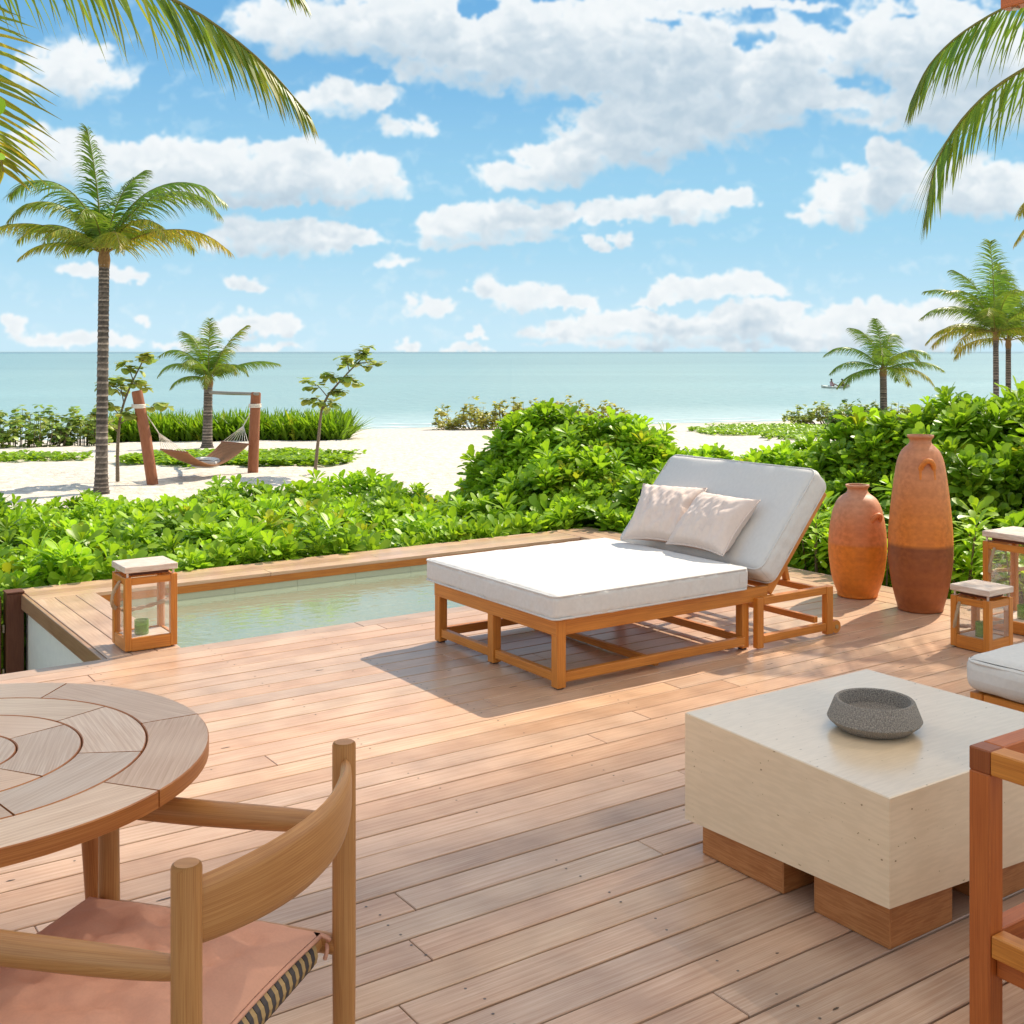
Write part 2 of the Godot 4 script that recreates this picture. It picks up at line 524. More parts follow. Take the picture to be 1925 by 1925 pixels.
# ------------------------------------------------------------------ sky
func sky_texture() -> ImageTexture:
	var w := 1024
	var h := 512
	var base := PackedByteArray()
	base.resize(w * h * 3)
	var gen := fnl(5, 0.9, 5)
	for r in h:
		var el := 90.0 - (r + 0.5) * 180.0 / h
		for q in w:
			var cc: Color
			if el < -0.6:
				cc = seen(Color(0.72, 0.80, 0.78))
			else:
				var az := deg_to_rad((q + 0.5) * 360.0 / w - 180.0)
				cc = seen(blue(maxf(el, 0.0)))
				var d := generic(gen, az, maxf(el, 0.0))
				cc = cc.lerp(seen(Color(1, 1, 0.99).lerp(Color(0.86, 0.90, 0.935), clampf(d * 1.2 - 0.45, 0, 1)), 1.35), smoothstep(-0.12, 0.36, d))
			var k := (r * w + q) * 3
			base[k] = int(cc.r * 255); base[k + 1] = int(cc.g * 255); base[k + 2] = int(cc.b * 255)
	var im := Image.create_from_data(w, h, false, Image.FORMAT_RGB8, base)
	im.resize(4096, 2048, Image.INTERPOLATE_CUBIC)
	# the part of the sky over the sea, finer: cumulus as they stand, x and y in thousandths of the lens, right and up from the horizon ahead
	var ww := 624
	var hh := 224
	var den := PackedFloat32Array()
	den.resize(ww * hh)
	var lx := PackedFloat32Array(); lx.resize(ww * hh)
	var ly := PackedFloat32Array(); ly.resize(ww * hh)
	for r in hh:
		var el := deg_to_rad((hh - r - 0.5) * 180.0 / 2048)
		for q in ww:
			var az := deg_to_rad((q + 0.5 - ww * 0.5) * 360.0 / 4096)
			lx[r * ww + q] = 962.5 + 2168 * tan(az)
			ly[r * ww + q] = 662.0 - 2168 * tan(el) / cos(az)
	var wx := fnl(31, 0.007, 5)
	var wy := fnl(32, 0.007, 5)
	var wz := fnl(35, 0.03, 4)
	var nx := PackedFloat32Array(); nx.resize(ww * hh)
	for i in ww * hh:
		nx[i] = wx.get_noise_2d(lx[i] * 0.8, ly[i] * 1.3)
		var n2 := wy.get_noise_2d(lx[i] * 0.8, ly[i] * 1.3)
		var x0 := lx[i]
		lx[i] += nx[i] * 34.0 + wz.get_noise_2d(x0, ly[i]) * 13.0
		ly[i] += n2 * 20.0 + wz.get_noise_2d(x0 + 3000.0, ly[i]) * 11.0
	for b in clouds():
		var bx: float = b[0]
		var by: float = b[1]
		var rx: float = b[2] * 1.07
		var ry: float = b[3] * 1.10
		var q0 := clampi(int(ww * 0.5 + rad_to_deg(atan((bx - rx - 60 - 962.5) / 2168)) * 4096 / 360), 0, ww)
		var q1 := clampi(int(ww * 0.5 + rad_to_deg(atan((bx + rx + 60 - 962.5) / 2168)) * 4096 / 360) + 2, 0, ww)
		var r0 := clampi(int(hh - rad_to_deg(atan((662 - by + ry + 40) / 2168)) * 2048 / 180) - 2, 0, hh)
		var r1 := clampi(int(hh - rad_to_deg(atan((662 - by - ry - 40) / 2168)) * 2048 / 180) + 12, 0, hh)
		var gain: float = b[4] if b.size() > 4 else 1.0
		for r in range(r0, r1):
			for q in range(q0, q1):
				var i := r * ww + q
				var dx := (lx[i] - bx) / rx
				var dy := (ly[i] - by) / (ry if ly[i] < by else ry * 0.6)
				var s := 1.0 - (dx * dx + dy * dy)
				if s > 0.0:
					if gain > 0.0: den[i] = 1.0 - (1.0 - den[i]) * (1.0 - minf(s * 1.25, 0.97) * gain)
					else: den[i] = maxf(0.0, den[i] + s * gain)
	var out := PackedByteArray()
	out.resize(ww * hh * 3)
	var fine := fnl(33, 0.016, 5)
	for r in hh:
		var el := (hh - r - 0.5) * 180.0 / 2048
		for q in ww:
			var i := r * ww + q
			var az := (q + 0.5 - ww * 0.5) * 360.0 / 4096
			var wi := smoothstep(27.3, 25.2, absf(az)) * smoothstep(19.6, 18.2, el)
			var f := fine.get_noise_2d(lx[i], ly[i] * 1.4)
			var dd := den[i] + (f * 0.62 + nx[i] * 0.3) * minf(1.0, den[i] * 3.0 + 0.1)
			var gd := generic(gen, deg_to_rad(az), el) * (1.0 - wi)
			var low := clampf(den[maxi(r - 9, 0) * ww + q] - den[mini(r + 9, hh - 1) * ww + q], 0, 1)
			var veil := 0.28 * smoothstep(0.10, 0.9, den[i] * 1.3 + f * 1.1 + nx[i] * 0.5)
			var cover := maxf(maxf(smoothstep(0.07, lerpf(0.62, 1.15, low), dd), veil) * wi, smoothstep(-0.12, 0.36, gd) * (1.0 - wi))
			var above := 0.0
			for k in [5, 11, 18, 27]: above += den[maxi(r - k, 0) * ww + q]
			var dark := clampf(above * 0.25 * 1.0 - 0.36 + f * 0.3, 0, 1) * wi
			var lit := Color(1.02, 1.02, 1.015).lerp(Color(0.93, 0.955, 0.97), clampf(den[i] * 0.8 + f * 0.5, 0, 1))
			var cl := lit.lerp(Color(0.70, 0.785, 0.85), dark)
			var cc := seen(blue(el).lerp(cl, cover * 0.97))
			out[i * 3] = int(clampf(cc.r, 0, 1) * 255); out[i * 3 + 1] = int(clampf(cc.g, 0, 1) * 255); out[i * 3 + 2] = int(clampf(cc.b, 0, 1) * 255)
	im.blit_rect(Image.create_from_data(ww, hh, false, Image.FORMAT_RGB8, out), Rect2i(0, 0, ww, hh), Vector2i(2048 - ww / 2, 1024 - hh))
	return to_tex(im)

const EXPOSURE := 1.62

func seen(c: Color, gain := 1.0) -> Color:          # a radiance that shows as c at this exposure
	var l := c.srgb_to_linear() * (gain / EXPOSURE)
	return Color(minf(l.r, 1), minf(l.g, 1), minf(l.b, 1)).linear_to_srgb()

func blue(el: float) -> Color:
	var t := clampf(el / 17.5, 0, 1)
	var c := Color(0.80, 0.925, 0.985).lerp(Color(0.64, 0.845, 0.955), smoothstep(0.0, 0.42, t))
	c = c.lerp(Color(0.45, 0.70, 0.895), smoothstep(0.35, 1.0, t))
	return c.lerp(Color(0.25, 0.50, 0.80), smoothstep(17.5, 75.0, el))

func generic(gen: FastNoiseLite, az: float, el: float) -> float:
	var e := deg_to_rad(el)
	var k := 1.0 / (sin(e) + 0.22)
	return gen.get_noise_3d(sin(az) * cos(e) * k, cos(az) * cos(e) * k, 4.0) * 1.5 + 0.2

func clouds() -> Array:
	return [
		[800, 55, 330, 95], [1090, 110, 420, 130], [1330, 175, 230, 120], [660, 190, 120, 42], [1230, 255, 220, 70], [1000, 335, 130, 34], [1120, 300, 180, 46], [560, 60, 150, 70], [1480, 110, 110, 90], [1440, 215, 90, 60],
		[760, 240, 70, 24, 0.5], [1650, 90, 110, 95], [1790, 110, 190, 130], [1730, 215, 190, 62], [1890, 190, 110, 110], [1560, 190, 70, 40],
		[1700, 355, 190, 62], [1560, 410, 100, 36], [1840, 370, 150, 80], [1670, 300, 50, 38], [1380, 8, 200, 20],
		[130, 150, 130, 90, 0.75], [60, 290, 110, 52], [190, 315, 140, 62], [340, 335, 170, 82], [500, 320, 110, 62], [570, 285, 60, 36], [680, 345, 105, 58], [430, 370, 330, 34], [600, 350, 120, 60],
		[530, 455, 175, 50], [420, 460, 80, 30], [640, 455, 90, 30], [160, 515, 60, 22], [230, 525, 40, 20], [470, 538, 50, 22],
		[850, 435, 95, 52], [960, 430, 120, 58], [1050, 415, 50, 44], [910, 455, 170, 22], [1160, 405, 75, 36], [1270, 395, 110, 36], [1370, 382, 55, 26], [1125, 457, 17, 14], [1173, 452, 26, 14],
		[910, 548, 48, 38], [980, 560, 95, 34], [1080, 573, 70, 22], [800, 582, 58, 22], [745, 490, 40, 14, 0.5],
		[1300, 548, 90, 32], [1400, 542, 80, 30], [1240, 560, 50, 18], [1480, 575, 50, 16],
		[490, 612, 80, 34], [540, 625, 45, 22], [430, 625, 50, 18], [28, 622, 30, 26], [110, 645, 100, 22], [225, 650, 60, 14], [380, 652, 90, 12], [500, 655, 80, 10], [270, 605, 20, 10, 0.6],
		[770, 652, 35, 18], [880, 656, 55, 13], [906, 628, 24, 12],
		[1080, 628, 105, 30], [1200, 605, 100, 32], [1270, 625, 140, 36], [1430, 595, 85, 40], [1480, 625, 160, 34], [1610, 600, 90, 36], [1660, 635, 170, 28], [1770, 600, 120, 44], [1880, 620, 90, 44], [1240, 652, 280, 14], [1600, 652, 240, 14],
		[897, 16, 44, 34, -1.4], [1425, 82, 46, 26, -1.0], [1020, 8, 30, 14, -0.8], [1245, 45, 40, 14, -0.5], [1690, 30, 24, 10, -0.8],
	]

# ------------------------------------------------------------------ the beach and the sea
func shore(x: float) -> float:
	var xs := [-60.0, -21.0, -7.4, 8.6, 16.0, 60.0]
	var zs := [48.0, 53.0, 61.0, 65.0, 68.0, 80.0]
	if x <= xs[0]: return zs[0]
	for i in 5:
		if x <= xs[i + 1]: return lerpf(zs[i], zs[i + 1], (x - xs[i]) / (xs[i + 1] - xs[i]))
	return zs[5]

func sand_y(x: float, z: float) -> float:           # z: metres ahead of the camera
	var t := clampf((z - 28.0) / (shore(x) - 28.0), 0, 3.0)
	return -1.25 - 1.25 * t

func on_sand(x: float, z: float) -> Vector3:
	return Vector3(x, sand_y(x, z), -z)

func build_beach() -> void:
	var b := MB.new()
	var nz := fnl(91, 0.5, 4)
	var f := func(u: float, w: float) -> Vector3:
		var z := lerpf(-8.0, 24.0, w / 0.4) if w < 0.4 else lerpf(24.0, 100.0, (w - 0.4) / 0.6)
		var x := (u - 0.5) * lerpf(50.0, 190.0, clampf(z / 100.0, 0, 1))
		var hh: float = sand_y(x, z) + (nz.get_noise_2d(x, z) * 0.09 + nz.get_noise_2d(x * 4, z * 4) * 0.035) * clampf((z - 10.0) / 5.0, 0, 1) * (1.0 - smoothstep(46.0, 56.0, z) * 0.75)
		return Vector3(x, hh, -z)
	b.sheet(f, 220, 260, false, Vector2(40, 40))
	for i in b.v.size():
		var q := b.v[i]
		var wet := smoothstep(-3.5, -0.3, -q.z - shore(q.x) + nz.get_noise_2d(q.x * 0.4, 7.0) * 2.0)
		var mark := nz.get_noise_2d(q.x * 2.2, q.z * 5.0)
		b.c[i] = Color(1, 1, 1).lerp(Color(0.80, 0.78, 0.74), wet) * (1.0 + minf(0.0, mark) * 0.12)
	struct("sand_ground", b, M.sand)
	var s := MB.new()
	var f2 := func(u: float, w: float) -> Vector3:
		var z := 44.0 + 9.0 * pow(w * 12.0, 3.2) if w < 0.999 else 26000.0
		return Vector3((u - 0.5) * (260.0 + z * 2.6), -2.5, -z)
	var nu := 90
	var nv := 130
	var tone := fnl(92, 1.0, 4)
	s.sheet(f2, nu, nv)
	for i in s.v.size():
		var p := s.v[i]
		var off := -p.z - shore(p.x)
		var streak := tone.get_noise_2d(p.x * 0.012, p.z * 0.05) * 0.16
		var cc := Color(0.46, 0.56, 0.51).lerp(Color(0.255, 0.38, 0.345), clampf(smoothstep(-2.0, 26.0, off) + streak, 0, 1))
		cc = cc.lerp(Color(0.22, 0.34, 0.32), smoothstep(60.0, 400.0, off))
		cc *= 1.0 + tone.get_noise_2d(p.x * 0.004 + 50.0, p.z * 0.03) * 0.16 * smoothstep(5.0, 60.0, off)
		s.c[i] = cc.lerp(Color(0.10, 0.19, 0.21), smoothstep(1500.0, 6000.0, off))
		s.t[i] = Vector2(p.x, p.z)
	struct("sea_water", s, M.sea_water)
	# two low lines of foam
	var fm := MB.new()
	for line in [[0.8, 0.7], [3.4, 0.4]]:
		var prev := -1
		for i in 161:
			var x := -55.0 + i * 0.7
			var z: float = shore(x) + line[0] + tone.get_noise_2d(x * 0.3, line[0] * 9) * 1.2
			var wd: float = line[1] * clampf(0.6 + tone.get_noise_2d(x * 0.5, 40 + line[0]) * 1.6, 0.02, 1.4)
			var q := fm.vert(Vector3(x, -2.487, -z), Vector3.UP, Vector2(x, 0))
			fm.vert(Vector3(x, -2.487, -z - wd), Vector3.UP, Vector2(x, 1))
			if prev >= 0:
				fm.tri(prev, prev + 1, q + 1); fm.tri(prev, q + 1, q)
			prev = q
	mat("foam", Color(0.8, 0.82, 0.8), 0.9)
	struct("foam_line", fm, M.foam)

# ------------------------------------------------------------------ deck and pool
func board_tint(grey := 0.12) -> Color:
	var k := rng.randf_range(0.80, 1.08)
	var w := rng.randf_range(-1.0, 1.0)
	return Color(k * (1 + 0.03 * w), k * (1 - 0.05 * w), k * (1 - 0.13 * w)).lerp(Color(0.86, 0.92, 1.0) * k, rng.randf() * grey)

func plank(root: Node, a0: float, a1: float, b0: float, b1: float, m: Material, grey := 0.15) -> void:
	var o := W((a0 + a1) * 0.5, (b0 + b1) * 0.5, -0.0125 + rng.randf_range(-0.0008, 0.0008))
	var mesh_b := MB.new()
	mesh_b.col = board_tint(grey)
	mesh_b.uo = Vector2(rng.randf() * 9, rng.randf() * 9)
	mesh_b.box(Vector3.ZERO, Vector3(b1 - b0, 0.025, a1 - a0), Basis.IDENTITY, 0.0022)
	var p := part("board", mesh_b, m, root)
	p.position = o
	p.rotation.y = TURN

func build_deck() -> void:
	var deck := Node3D.new()
	deck.name = "deck"
	add_child(deck)
	deck.set_meta("kind", "structure")
	var pitch := 0.1272
	var r := 0
	while true:
		var a1 := 5.97 - r * pitch
		if a1 < -1.3: break
		var b1 := 5.952
		var end := -3.2
		var cut := b1 - rng.randf_range(0.7, 3.2)
		while b1 > end:
			var b0 := maxf(cut, end)
			if a1 > 0.8 or b1 > -0.5: plank(deck, a1 - pitch + 0.0075, a1, b0 + 0.0012, b1 - 0.0012, M.deck_wood, 0.15)
			b1 = b0
			cut = b0 - rng.randf_range(2.4, 4.4)
		r += 1
	for k in 3:
		var w := 0.38 / 3
		var b := 5.957 + k * w
		var ends := [8.03, 5.6 - k * 0.8, 2.7 - 0.4 * k, -1.3]
		for i in 3: plank(deck, ends[i + 1] + 0.0015, ends[i] - 0.0015, b + 0.002, b + w - 0.002, M.deck_wood)
		# left coping and far coping of the pool
		var bl := 1.62 + k * w
		plank(deck, 5.975, 7.645, bl + 0.002, bl + w - 0.002, M.deck_wood)
		var a := 7.65 + k * w
		var j := 3.2 + k * 0.9
		plank(deck, a + 0.002, a + w - 0.002, 1.62, j - 0.001, M.deck_wood)
		plank(deck, a + 0.002, a + w - 0.002, j + 0.001, 5.953, M.deck_wood)
	# screw heads along hidden joists
	var sc := MB.new()
	sc.col = Color(0.25, 0.2, 0.16)
	for row in range(0, 40):
		for jb in [0.9, 1.5, 2.1, 2.7, 3.3, 3.9, 4.5, 5.1]:
			for e in [0.03, 0.094]:
				if rng.randf() < 0.35: continue
				var p := W(5.97 - row * pitch - e, jb + rng.randf_range(-0.012, 0.012), 0.0006)
				var ring := []
				for k in 6: ring.append(p + Vector3(cos(k * TAU / 6), 0, sin(k * TAU / 6)) * 0.0042)
				sc.face(ring, Vector3.UP)
	for k in 46:
		var p := W(5.97 - int(rng.randf_range(4, 40)) * pitch - rng.randf_range(0.02, 0.11), rng.randf_range(0.6, 5.8), 0.0007)
		var l := rng.randf_range(0.004, 0.028)
		var ring := []
		for q in 7: ring.append(p + Basis(Vector3.UP, TURN) * Vector3(cos(q * TAU / 7) * l, 0, sin(q * TAU / 7) * rng.randf_range(0.0015, 0.005)))
		sc.col = Color(0.16, 0.10, 0.06)
		sc.face(ring, Vector3.UP)
	mat("screw", Color(0.5, 0.45, 0.4), 0.4)
	stuff(part("screw_heads", sc, M.screw, deck))
	var sub := MB.new()
	var bs := Basis(Vector3.UP, TURN)
	sub.box(W(2.33, 1.4, -0.665), Vector3(9.16, 1.27, 7.25), bs, 0.0)
	sub.box(W(7.0, 6.14, -0.665), Vector3(0.34, 1.27, 2.02), bs, 0.0)
	part("deck_base", sub, M.under, deck)
	one("edge_board", M.deck_wood, deck, W(3.36, 6.353, -0.075), Vector3(0.024, 0.15, 9.34), bs)
	one("edge_board", M.deck_wood, deck, W(6.995, 1.607, -0.052), Vector3(0.024, 0.096, 2.06), bs, 0.003, Color(0.72, 0.62, 0.5))
	one("edge_board", M.deck_wood, deck, W(8.043, 3.98, -0.075), Vector3(4.76, 0.15, 0.024), bs)
	one("edge_board", M.deck_wood, deck, W(5.962, -0.8, -0.09), Vector3(4.8, 0.12, 0.02), bs)
	# the pool: basin, stone lining, timber lip, water
	var pool := Node3D.new()
	pool.name = "plunge_pool"
	add_child(pool)
	pool.set_meta("kind", "structure")
	one("pool_wall", M.render_white, pool, W(6.97, 1.76, -0.70), Vector3(0.24, 1.2, 1.98), bs)
	var lin := MB.new()
	lin.box(W(6.81, 3.98, -1.15), Vector3(4.3, 0.1, 1.72), bs, 0.0)
	lin.box(W(7.83, 3.98, -0.61), Vector3(4.4, 1.15, 0.30), bs, 0.0)
	lin.box(W(5.935, 3.98, -0.61), Vector3(4.4, 1.15, 0.05), bs, 0.0)
	lin.box(W(6.8, 1.945, -0.61), Vector3(0.12, 1.15, 1.74), bs, 0.0)
	lin.box(W(6.8, 6.05, -0.61), Vector3(0.16, 1.15, 1.74), bs, 0.0)
	part("basin", lin, M.stone_tile, pool)
	for k in 9:
		one("stone_tile", M.stone_tile, pool, W(7.672, 2.245 + k * 0.464, -0.105), Vector3(0.4625, 0.11, 0.016), bs, 0.0008, Color(1, 1, 1) * rng.randf_range(0.96, 1.04))
	one("lip_board", M.teak, pool, W(7.659, 3.98, -0.05), Vector3(3.96, 0.05, 0.018), bs, 0.002, Color(0.8, 0.75, 0.7))
	one("lip_board", M.teak, pool, W(6.82, 1.992, -0.05), Vector3(0.018, 0.05, 1.66), bs, 0.002, Color(0.8, 0.75, 0.7))
	one("lip_board", M.teak, pool, W(6.82, 5.962, -0.05), Vector3(0.018, 0.05, 1.66), bs, 0.002, Color(0.8, 0.75, 0.7))
	var wt := MB.new()
	wt.quad([W(5.962, 2.006, -0.118), W(5.962, 5.968, -0.118), W(7.68, 5.968, -0.118), W(7.68, 2.006, -0.118)], Vector3.UP, [Vector2(0, 0), Vector2(4, 0), Vector2(4, 1.7), Vector2(0, 1.7)])
	part("pool_water", wt, M.pool_water, pool)

# pergola frame, with unseen cloth strips added to shade and soften the light; only one rafter tail reaches into the view
func build_pergola() -> void:
	var t := thing("pergola", "reddish timber frame with one rafter tail showing top right, under unseen cloth added to soften the light", "canopy", Vector3.ZERO)
	var bs := Basis(Vector3.UP, TURN)
	var cl := MB.new()
	for k in 150:
		var a0 := 5.0 - k * 0.03
		var wd := 0.03 * lerpf(0.1, 0.93, smoothstep(0.0, 34.0, k))  # strips start thin so the added shade fades in from the front edge
		var f := func(u: float, v2: float) -> Vector3: return W(a0 - wd * v2, lerpf(-1.0, 11.0, u), 4.25 - 0.02 * sin(u * 40.0 + k * 0.15))
		cl.sheet(f, 24, 1)
	part("added_diffuser_cloth", cl, M.added_diffuser_cloth, t)
	for b in [-1.05, 11.05]:
		one("rafter", M.red_wood, t, W(2.75, b, 4.19), Vector3(0.07, 0.12, 4.5), bs, 0.005)
		for a in [0.6, 4.2]:
			one("post", M.red_wood, t, W(a, b, 2.06), Vector3(0.12, 4.12, 0.12), bs, 0.005)
	one("cross_beam", M.red_wood, t, W(2.1, 5.0, 3.775), Vector3(12.0, 0.14, 0.08), bs, 0.004)
	one("rafter_tail", M.red_wood, t, W(2.95, 6.2, 3.625), Vector3(0.09, 0.15, 1.96), bs, 0.005)
	tubed("bolt", M.metal, t, [W(3.86, 6.2, 3.538), W(3.86, 6.2, 3.55)], [0.022, 0.022], 12)

# ------------------------------------------------------------------ furniture
func deck_thing(called: String, label: String, category: String, a: float, b: float, group := "") -> Node3D:
	return thing(called, label, category, W(a, b), TURN, group)

func build_daybed() -> void:
	var t := deck_thing("daybed", "wide orange teak daybed frame with raised backrest beside the plunge pool", "daybed", 4.23, 3.16)
	var w := 0.05
	var L := func(a: float, b: float, h: float) -> Vector3: return Vector3(b - 3.16, h, 4.23 - a)
	# the long part
	for q in [[4.255, 3.185], [4.79, 3.185], [5.305, 3.185], [4.285, 4.405], [5.275, 4.405]]:
		one("leg", M.teak, t, L.call(q[0], q[1], 0.163), Vector3(w, 0.31 if q[1] > 4 else 0.312, w))
		one("foot", M.strap_dark, t, L.call(q[0], q[1], 0.004), Vector3(0.034, 0.008, 0.034))
	for a in [4.253, 5.307]:
		bar("side_rail", M.teak, t, L.call(a, 3.212, 0.284), L.call(a, 4.545, 0.284), 0.032, 0.074)
		bar("lower_rail", M.teak, t, L.call(a, 3.212, 0.052), L.call(a, 4.378, 0.052), 0.032, 0.044)
	bar("end_rail", M.teak, t, L.call(4.232, 3.171, 0.284), L.call(5.328, 3.171, 0.284), 0.03, 0.073)
	bar("lower_rail", M.teak, t, L.call(4.282, 3.185, 0.052), L.call(4.763, 3.185, 0.052), 0.032, 0.044)
	bar("lower_rail", M.teak, t, L.call(4.817, 3.185, 0.052), L.call(5.278, 3.185, 0.052), 0.032, 0.044)
	bar("cross_rail", M.teak, t, L.call(4.312, 4.405, 0.052), L.call(5.248, 4.405, 0.052), 0.03, 0.04)
	bar("cross_rail", M.teak, t, L.call(4.272, 3.8, 0.024), L.call(5.288, 3.8, 0.024), 0.03, 0.034)
	for k in 11: bar("slat", M.teak, t, L.call(4.272, 3.26 + k * 0.122, 0.302), L.call(5.288, 3.26 + k * 0.122, 0.302), 0.07, 0.016)
	# the rear part that slides out
	for a in [4.225, 5.335]:
		one("leg", M.teak, t, L.call(a, 4.462, 0.14), Vector3(0.046, 0.262, 0.036))
		one("leg", M.teak, t, L.call(a, 5.0, 0.14), Vector3(0.05, 0.262, 0.04))
		bar("rear_rail", M.teak, t, L.call(a, 4.487, 0.252), L.call(a, 4.974, 0.252), 0.034, 0.042)
		bar("lower_rail", M.teak, t, L.call(a, 4.487, 0.052), L.call(a, 4.974, 0.052), 0.032, 0.042)
		tubed("wheel", M.teak, t, [L.call(a - 0.012, 5.058, 0.042), L.call(a + 0.012, 5.058, 0.042)], [0.036, 0.036], 20)
		tubed("axle", M.strap_tan, t, [L.call(a - 0.018, 5.058, 0.042), L.call(a + 0.018, 5.058, 0.042)], [0.011, 0.011], 12)
	bar("cross_rail", M.teak, t, L.call(4.245, 4.93, 0.09), L.call(5.315, 4.93, 0.09), 0.03, 0.034)
	bar("cross_rail", M.teak, t, L.call(4.245, 4.985, 0.24), L.call(5.315, 4.985, 0.24), 0.03, 0.034)
	# the backrest
	var d := Vector2(0.662, 0.75)
	for a in [4.262, 5.298]:
		bar("back_rail", M.teak, t, L.call(a, 4.56, 0.285), L.call(a, 4.56 + d.x * 0.665, 0.285 + d.y * 0.665), 0.034, 0.055, Vector3(-0.75, 0.662, 0))
	for k in 5: bar("back_slat", M.teak, t, L.call(4.282, 4.575 + d.x * (0.05 + k * 0.145), 0.28 + d.y * (0.05 + k * 0.145)), L.call(5.278, 4.575 + d.x * (0.05 + k * 0.145), 0.28 + d.y * (0.05 + k * 0.145)), 0.06, 0.018, Vector3(-0.75, 0.662, 0))
	for a in [4.52, 5.04]: bar("prop", M.teak, t, L.call(a, 4.90, 0.62), L.call(a, 5.0, 0.25), 0.035, 0.03, Vector3(1, 0.2, 0))
	# cushions
	var wob := fnl(7, 7.0, 3)
	var m := deck_thing("mattress", "off-white seat mattress lying flat on the daybed", "mattress", 4.78, 3.74)
	var mb := MB.new()
	mb.soft_box(Vector3(0, 0.3845, 0), Vector3(1.245, 0.123, 1.165), 0.028, Basis.IDENTITY, Vector3(0.004, 0.008, 0.004), 40, wob, 0.011, Vector3(2.6, 0.5, 2.6))
	part("cover", mb, M.white_fabric, m)
	for y in [0.334, 0.437]: piping(m, Vector3(0, y, 0), Vector2(1.243, 1.163), 0.03, Basis.IDENTITY)
	one("care_tag", M.white_fabric, m, Vector3(0.575, 0.395, 0.5845), Vector3(0.04, 0.05, 0.004))
	var bk := deck_thing("back_cushion", "off-white back cushion leaning on the raised end of the daybed", "cushion", 4.78, 4.55)
	var bb := MB.new()
	var tilt := Basis(Vector3(0, 0, 1), atan2(0.75, 0.662))
	var mid := Vector3(0.662 * 0.355 - 0.75 * 0.087, 0.30 + 0.75 * 0.355 + 0.662 * 0.087, 0)
	bb.soft_box(mid, Vector3(0.68, 0.145, 1.165), 0.045, tilt, Vector3(0.006, 0.014, 0.006), 30, wob, 0.010, Vector3(1.2, 0.6, 0.8))
	part("cover", bb, M.white_fabric, bk)
	for s in [-1.0, 1.0]: piping(bk, mid + tilt * Vector3(0, 0.06 * s, 0), Vector2(0.664, 1.148), 0.05, tilt)
	pillow("blush pink scatter pillow on the daybed, the fuller one nearer the camera", 4.62, 4.42, 0.46, 0.38, -0.04)
	pillow("blush pink scatter pillow on the daybed, tucked behind the other one", 4.95, 4.405, 0.40, 0.40, 0.40)

func piping(parent: Node, o: Vector3, size: Vector2, r: float, bs: Basis) -> void:
	var ps := []
	for q in 4:
		var cx := (size.x * 0.5 - r) * (1 if q in [0, 3] else -1)
		var cz := (size.y * 0.5 - r) * (1 if q < 2 else -1)
		for k in 5:
			var an := PI * 0.5 * (q + k / 4.0)
			ps.append(o + bs * Vector3(cx + cos(an) * r, 0, cz + sin(an) * r))
	ps.append(ps[0])
	tubed("piping", M.white_fabric, parent, ps, same(0.005, ps.size()), 6, false)

func pillow(label: String, a: float, b: float, w: float, hgt: float, yaw: float) -> void:
	var t := thing("pillow", label, "pillow", W(a, b, 0.436), TURN + yaw, "")
	var an := deg_to_rad(46.0)
	var up := Vector3(cos(an), sin(an), 0)
	var nn := Vector3(-sin(an), cos(an), 0)
	var z := Vector3(0, 0, 1)
	var wr := fnl(int(a * 100), 9.0, 3)
	var mb := MB.new()
	for s in [-1.0, 1.0]:
		var f := func(u: float, v2: float) -> Vector3:
			var x := u * 2 - 1
			var y := v2 * 2 - 1
			var px := x * (1 - 0.11 * (1 - y * y)) * w * 0.5
			var py := y * (1 - 0.11 * (1 - x * x)) * hgt * 0.5
			var puff := 0.10 * pow(maxf(0, (1 - x * x) * (1 - y * y)), 0.42)
			puff += wr.get_noise_2d(px * 2.2, py * 0.8) * 0.022 * (1 - pow(maxf(absf(x), absf(y)), 6)) * s
			return z * px + up * (py + hgt * 0.5) + nn * (0.055 + s * puff)
		mb.sheet(f, 28, 28, s > 0)
	part("cover", mb, M.pillow_fabric, t)
	var ps := []
	for k in 41:
		var q := k / 40.0 * 4.0
		var x := 0.0
		var y := 0.0
		if q < 1: x = q * 2 - 1; y = -1
		elif q < 2: x = 1; y = (q - 1) * 2 - 1
		elif q < 3: x = 1 - (q - 2) * 2; y = 1
		else: x = -1; y = 1 - (q - 3) * 2
		ps.append(z * (x * (1 - 0.11 * (1 - y * y)) * w * 0.505) + up * (y * (1 - 0.11 * (1 - x * x)) * hgt * 0.505 + hgt * 0.5) + nn * 0.055)
	tubed("piping", M.pillow_fabric, t, ps, same(0.005, ps.size()), 6, false)

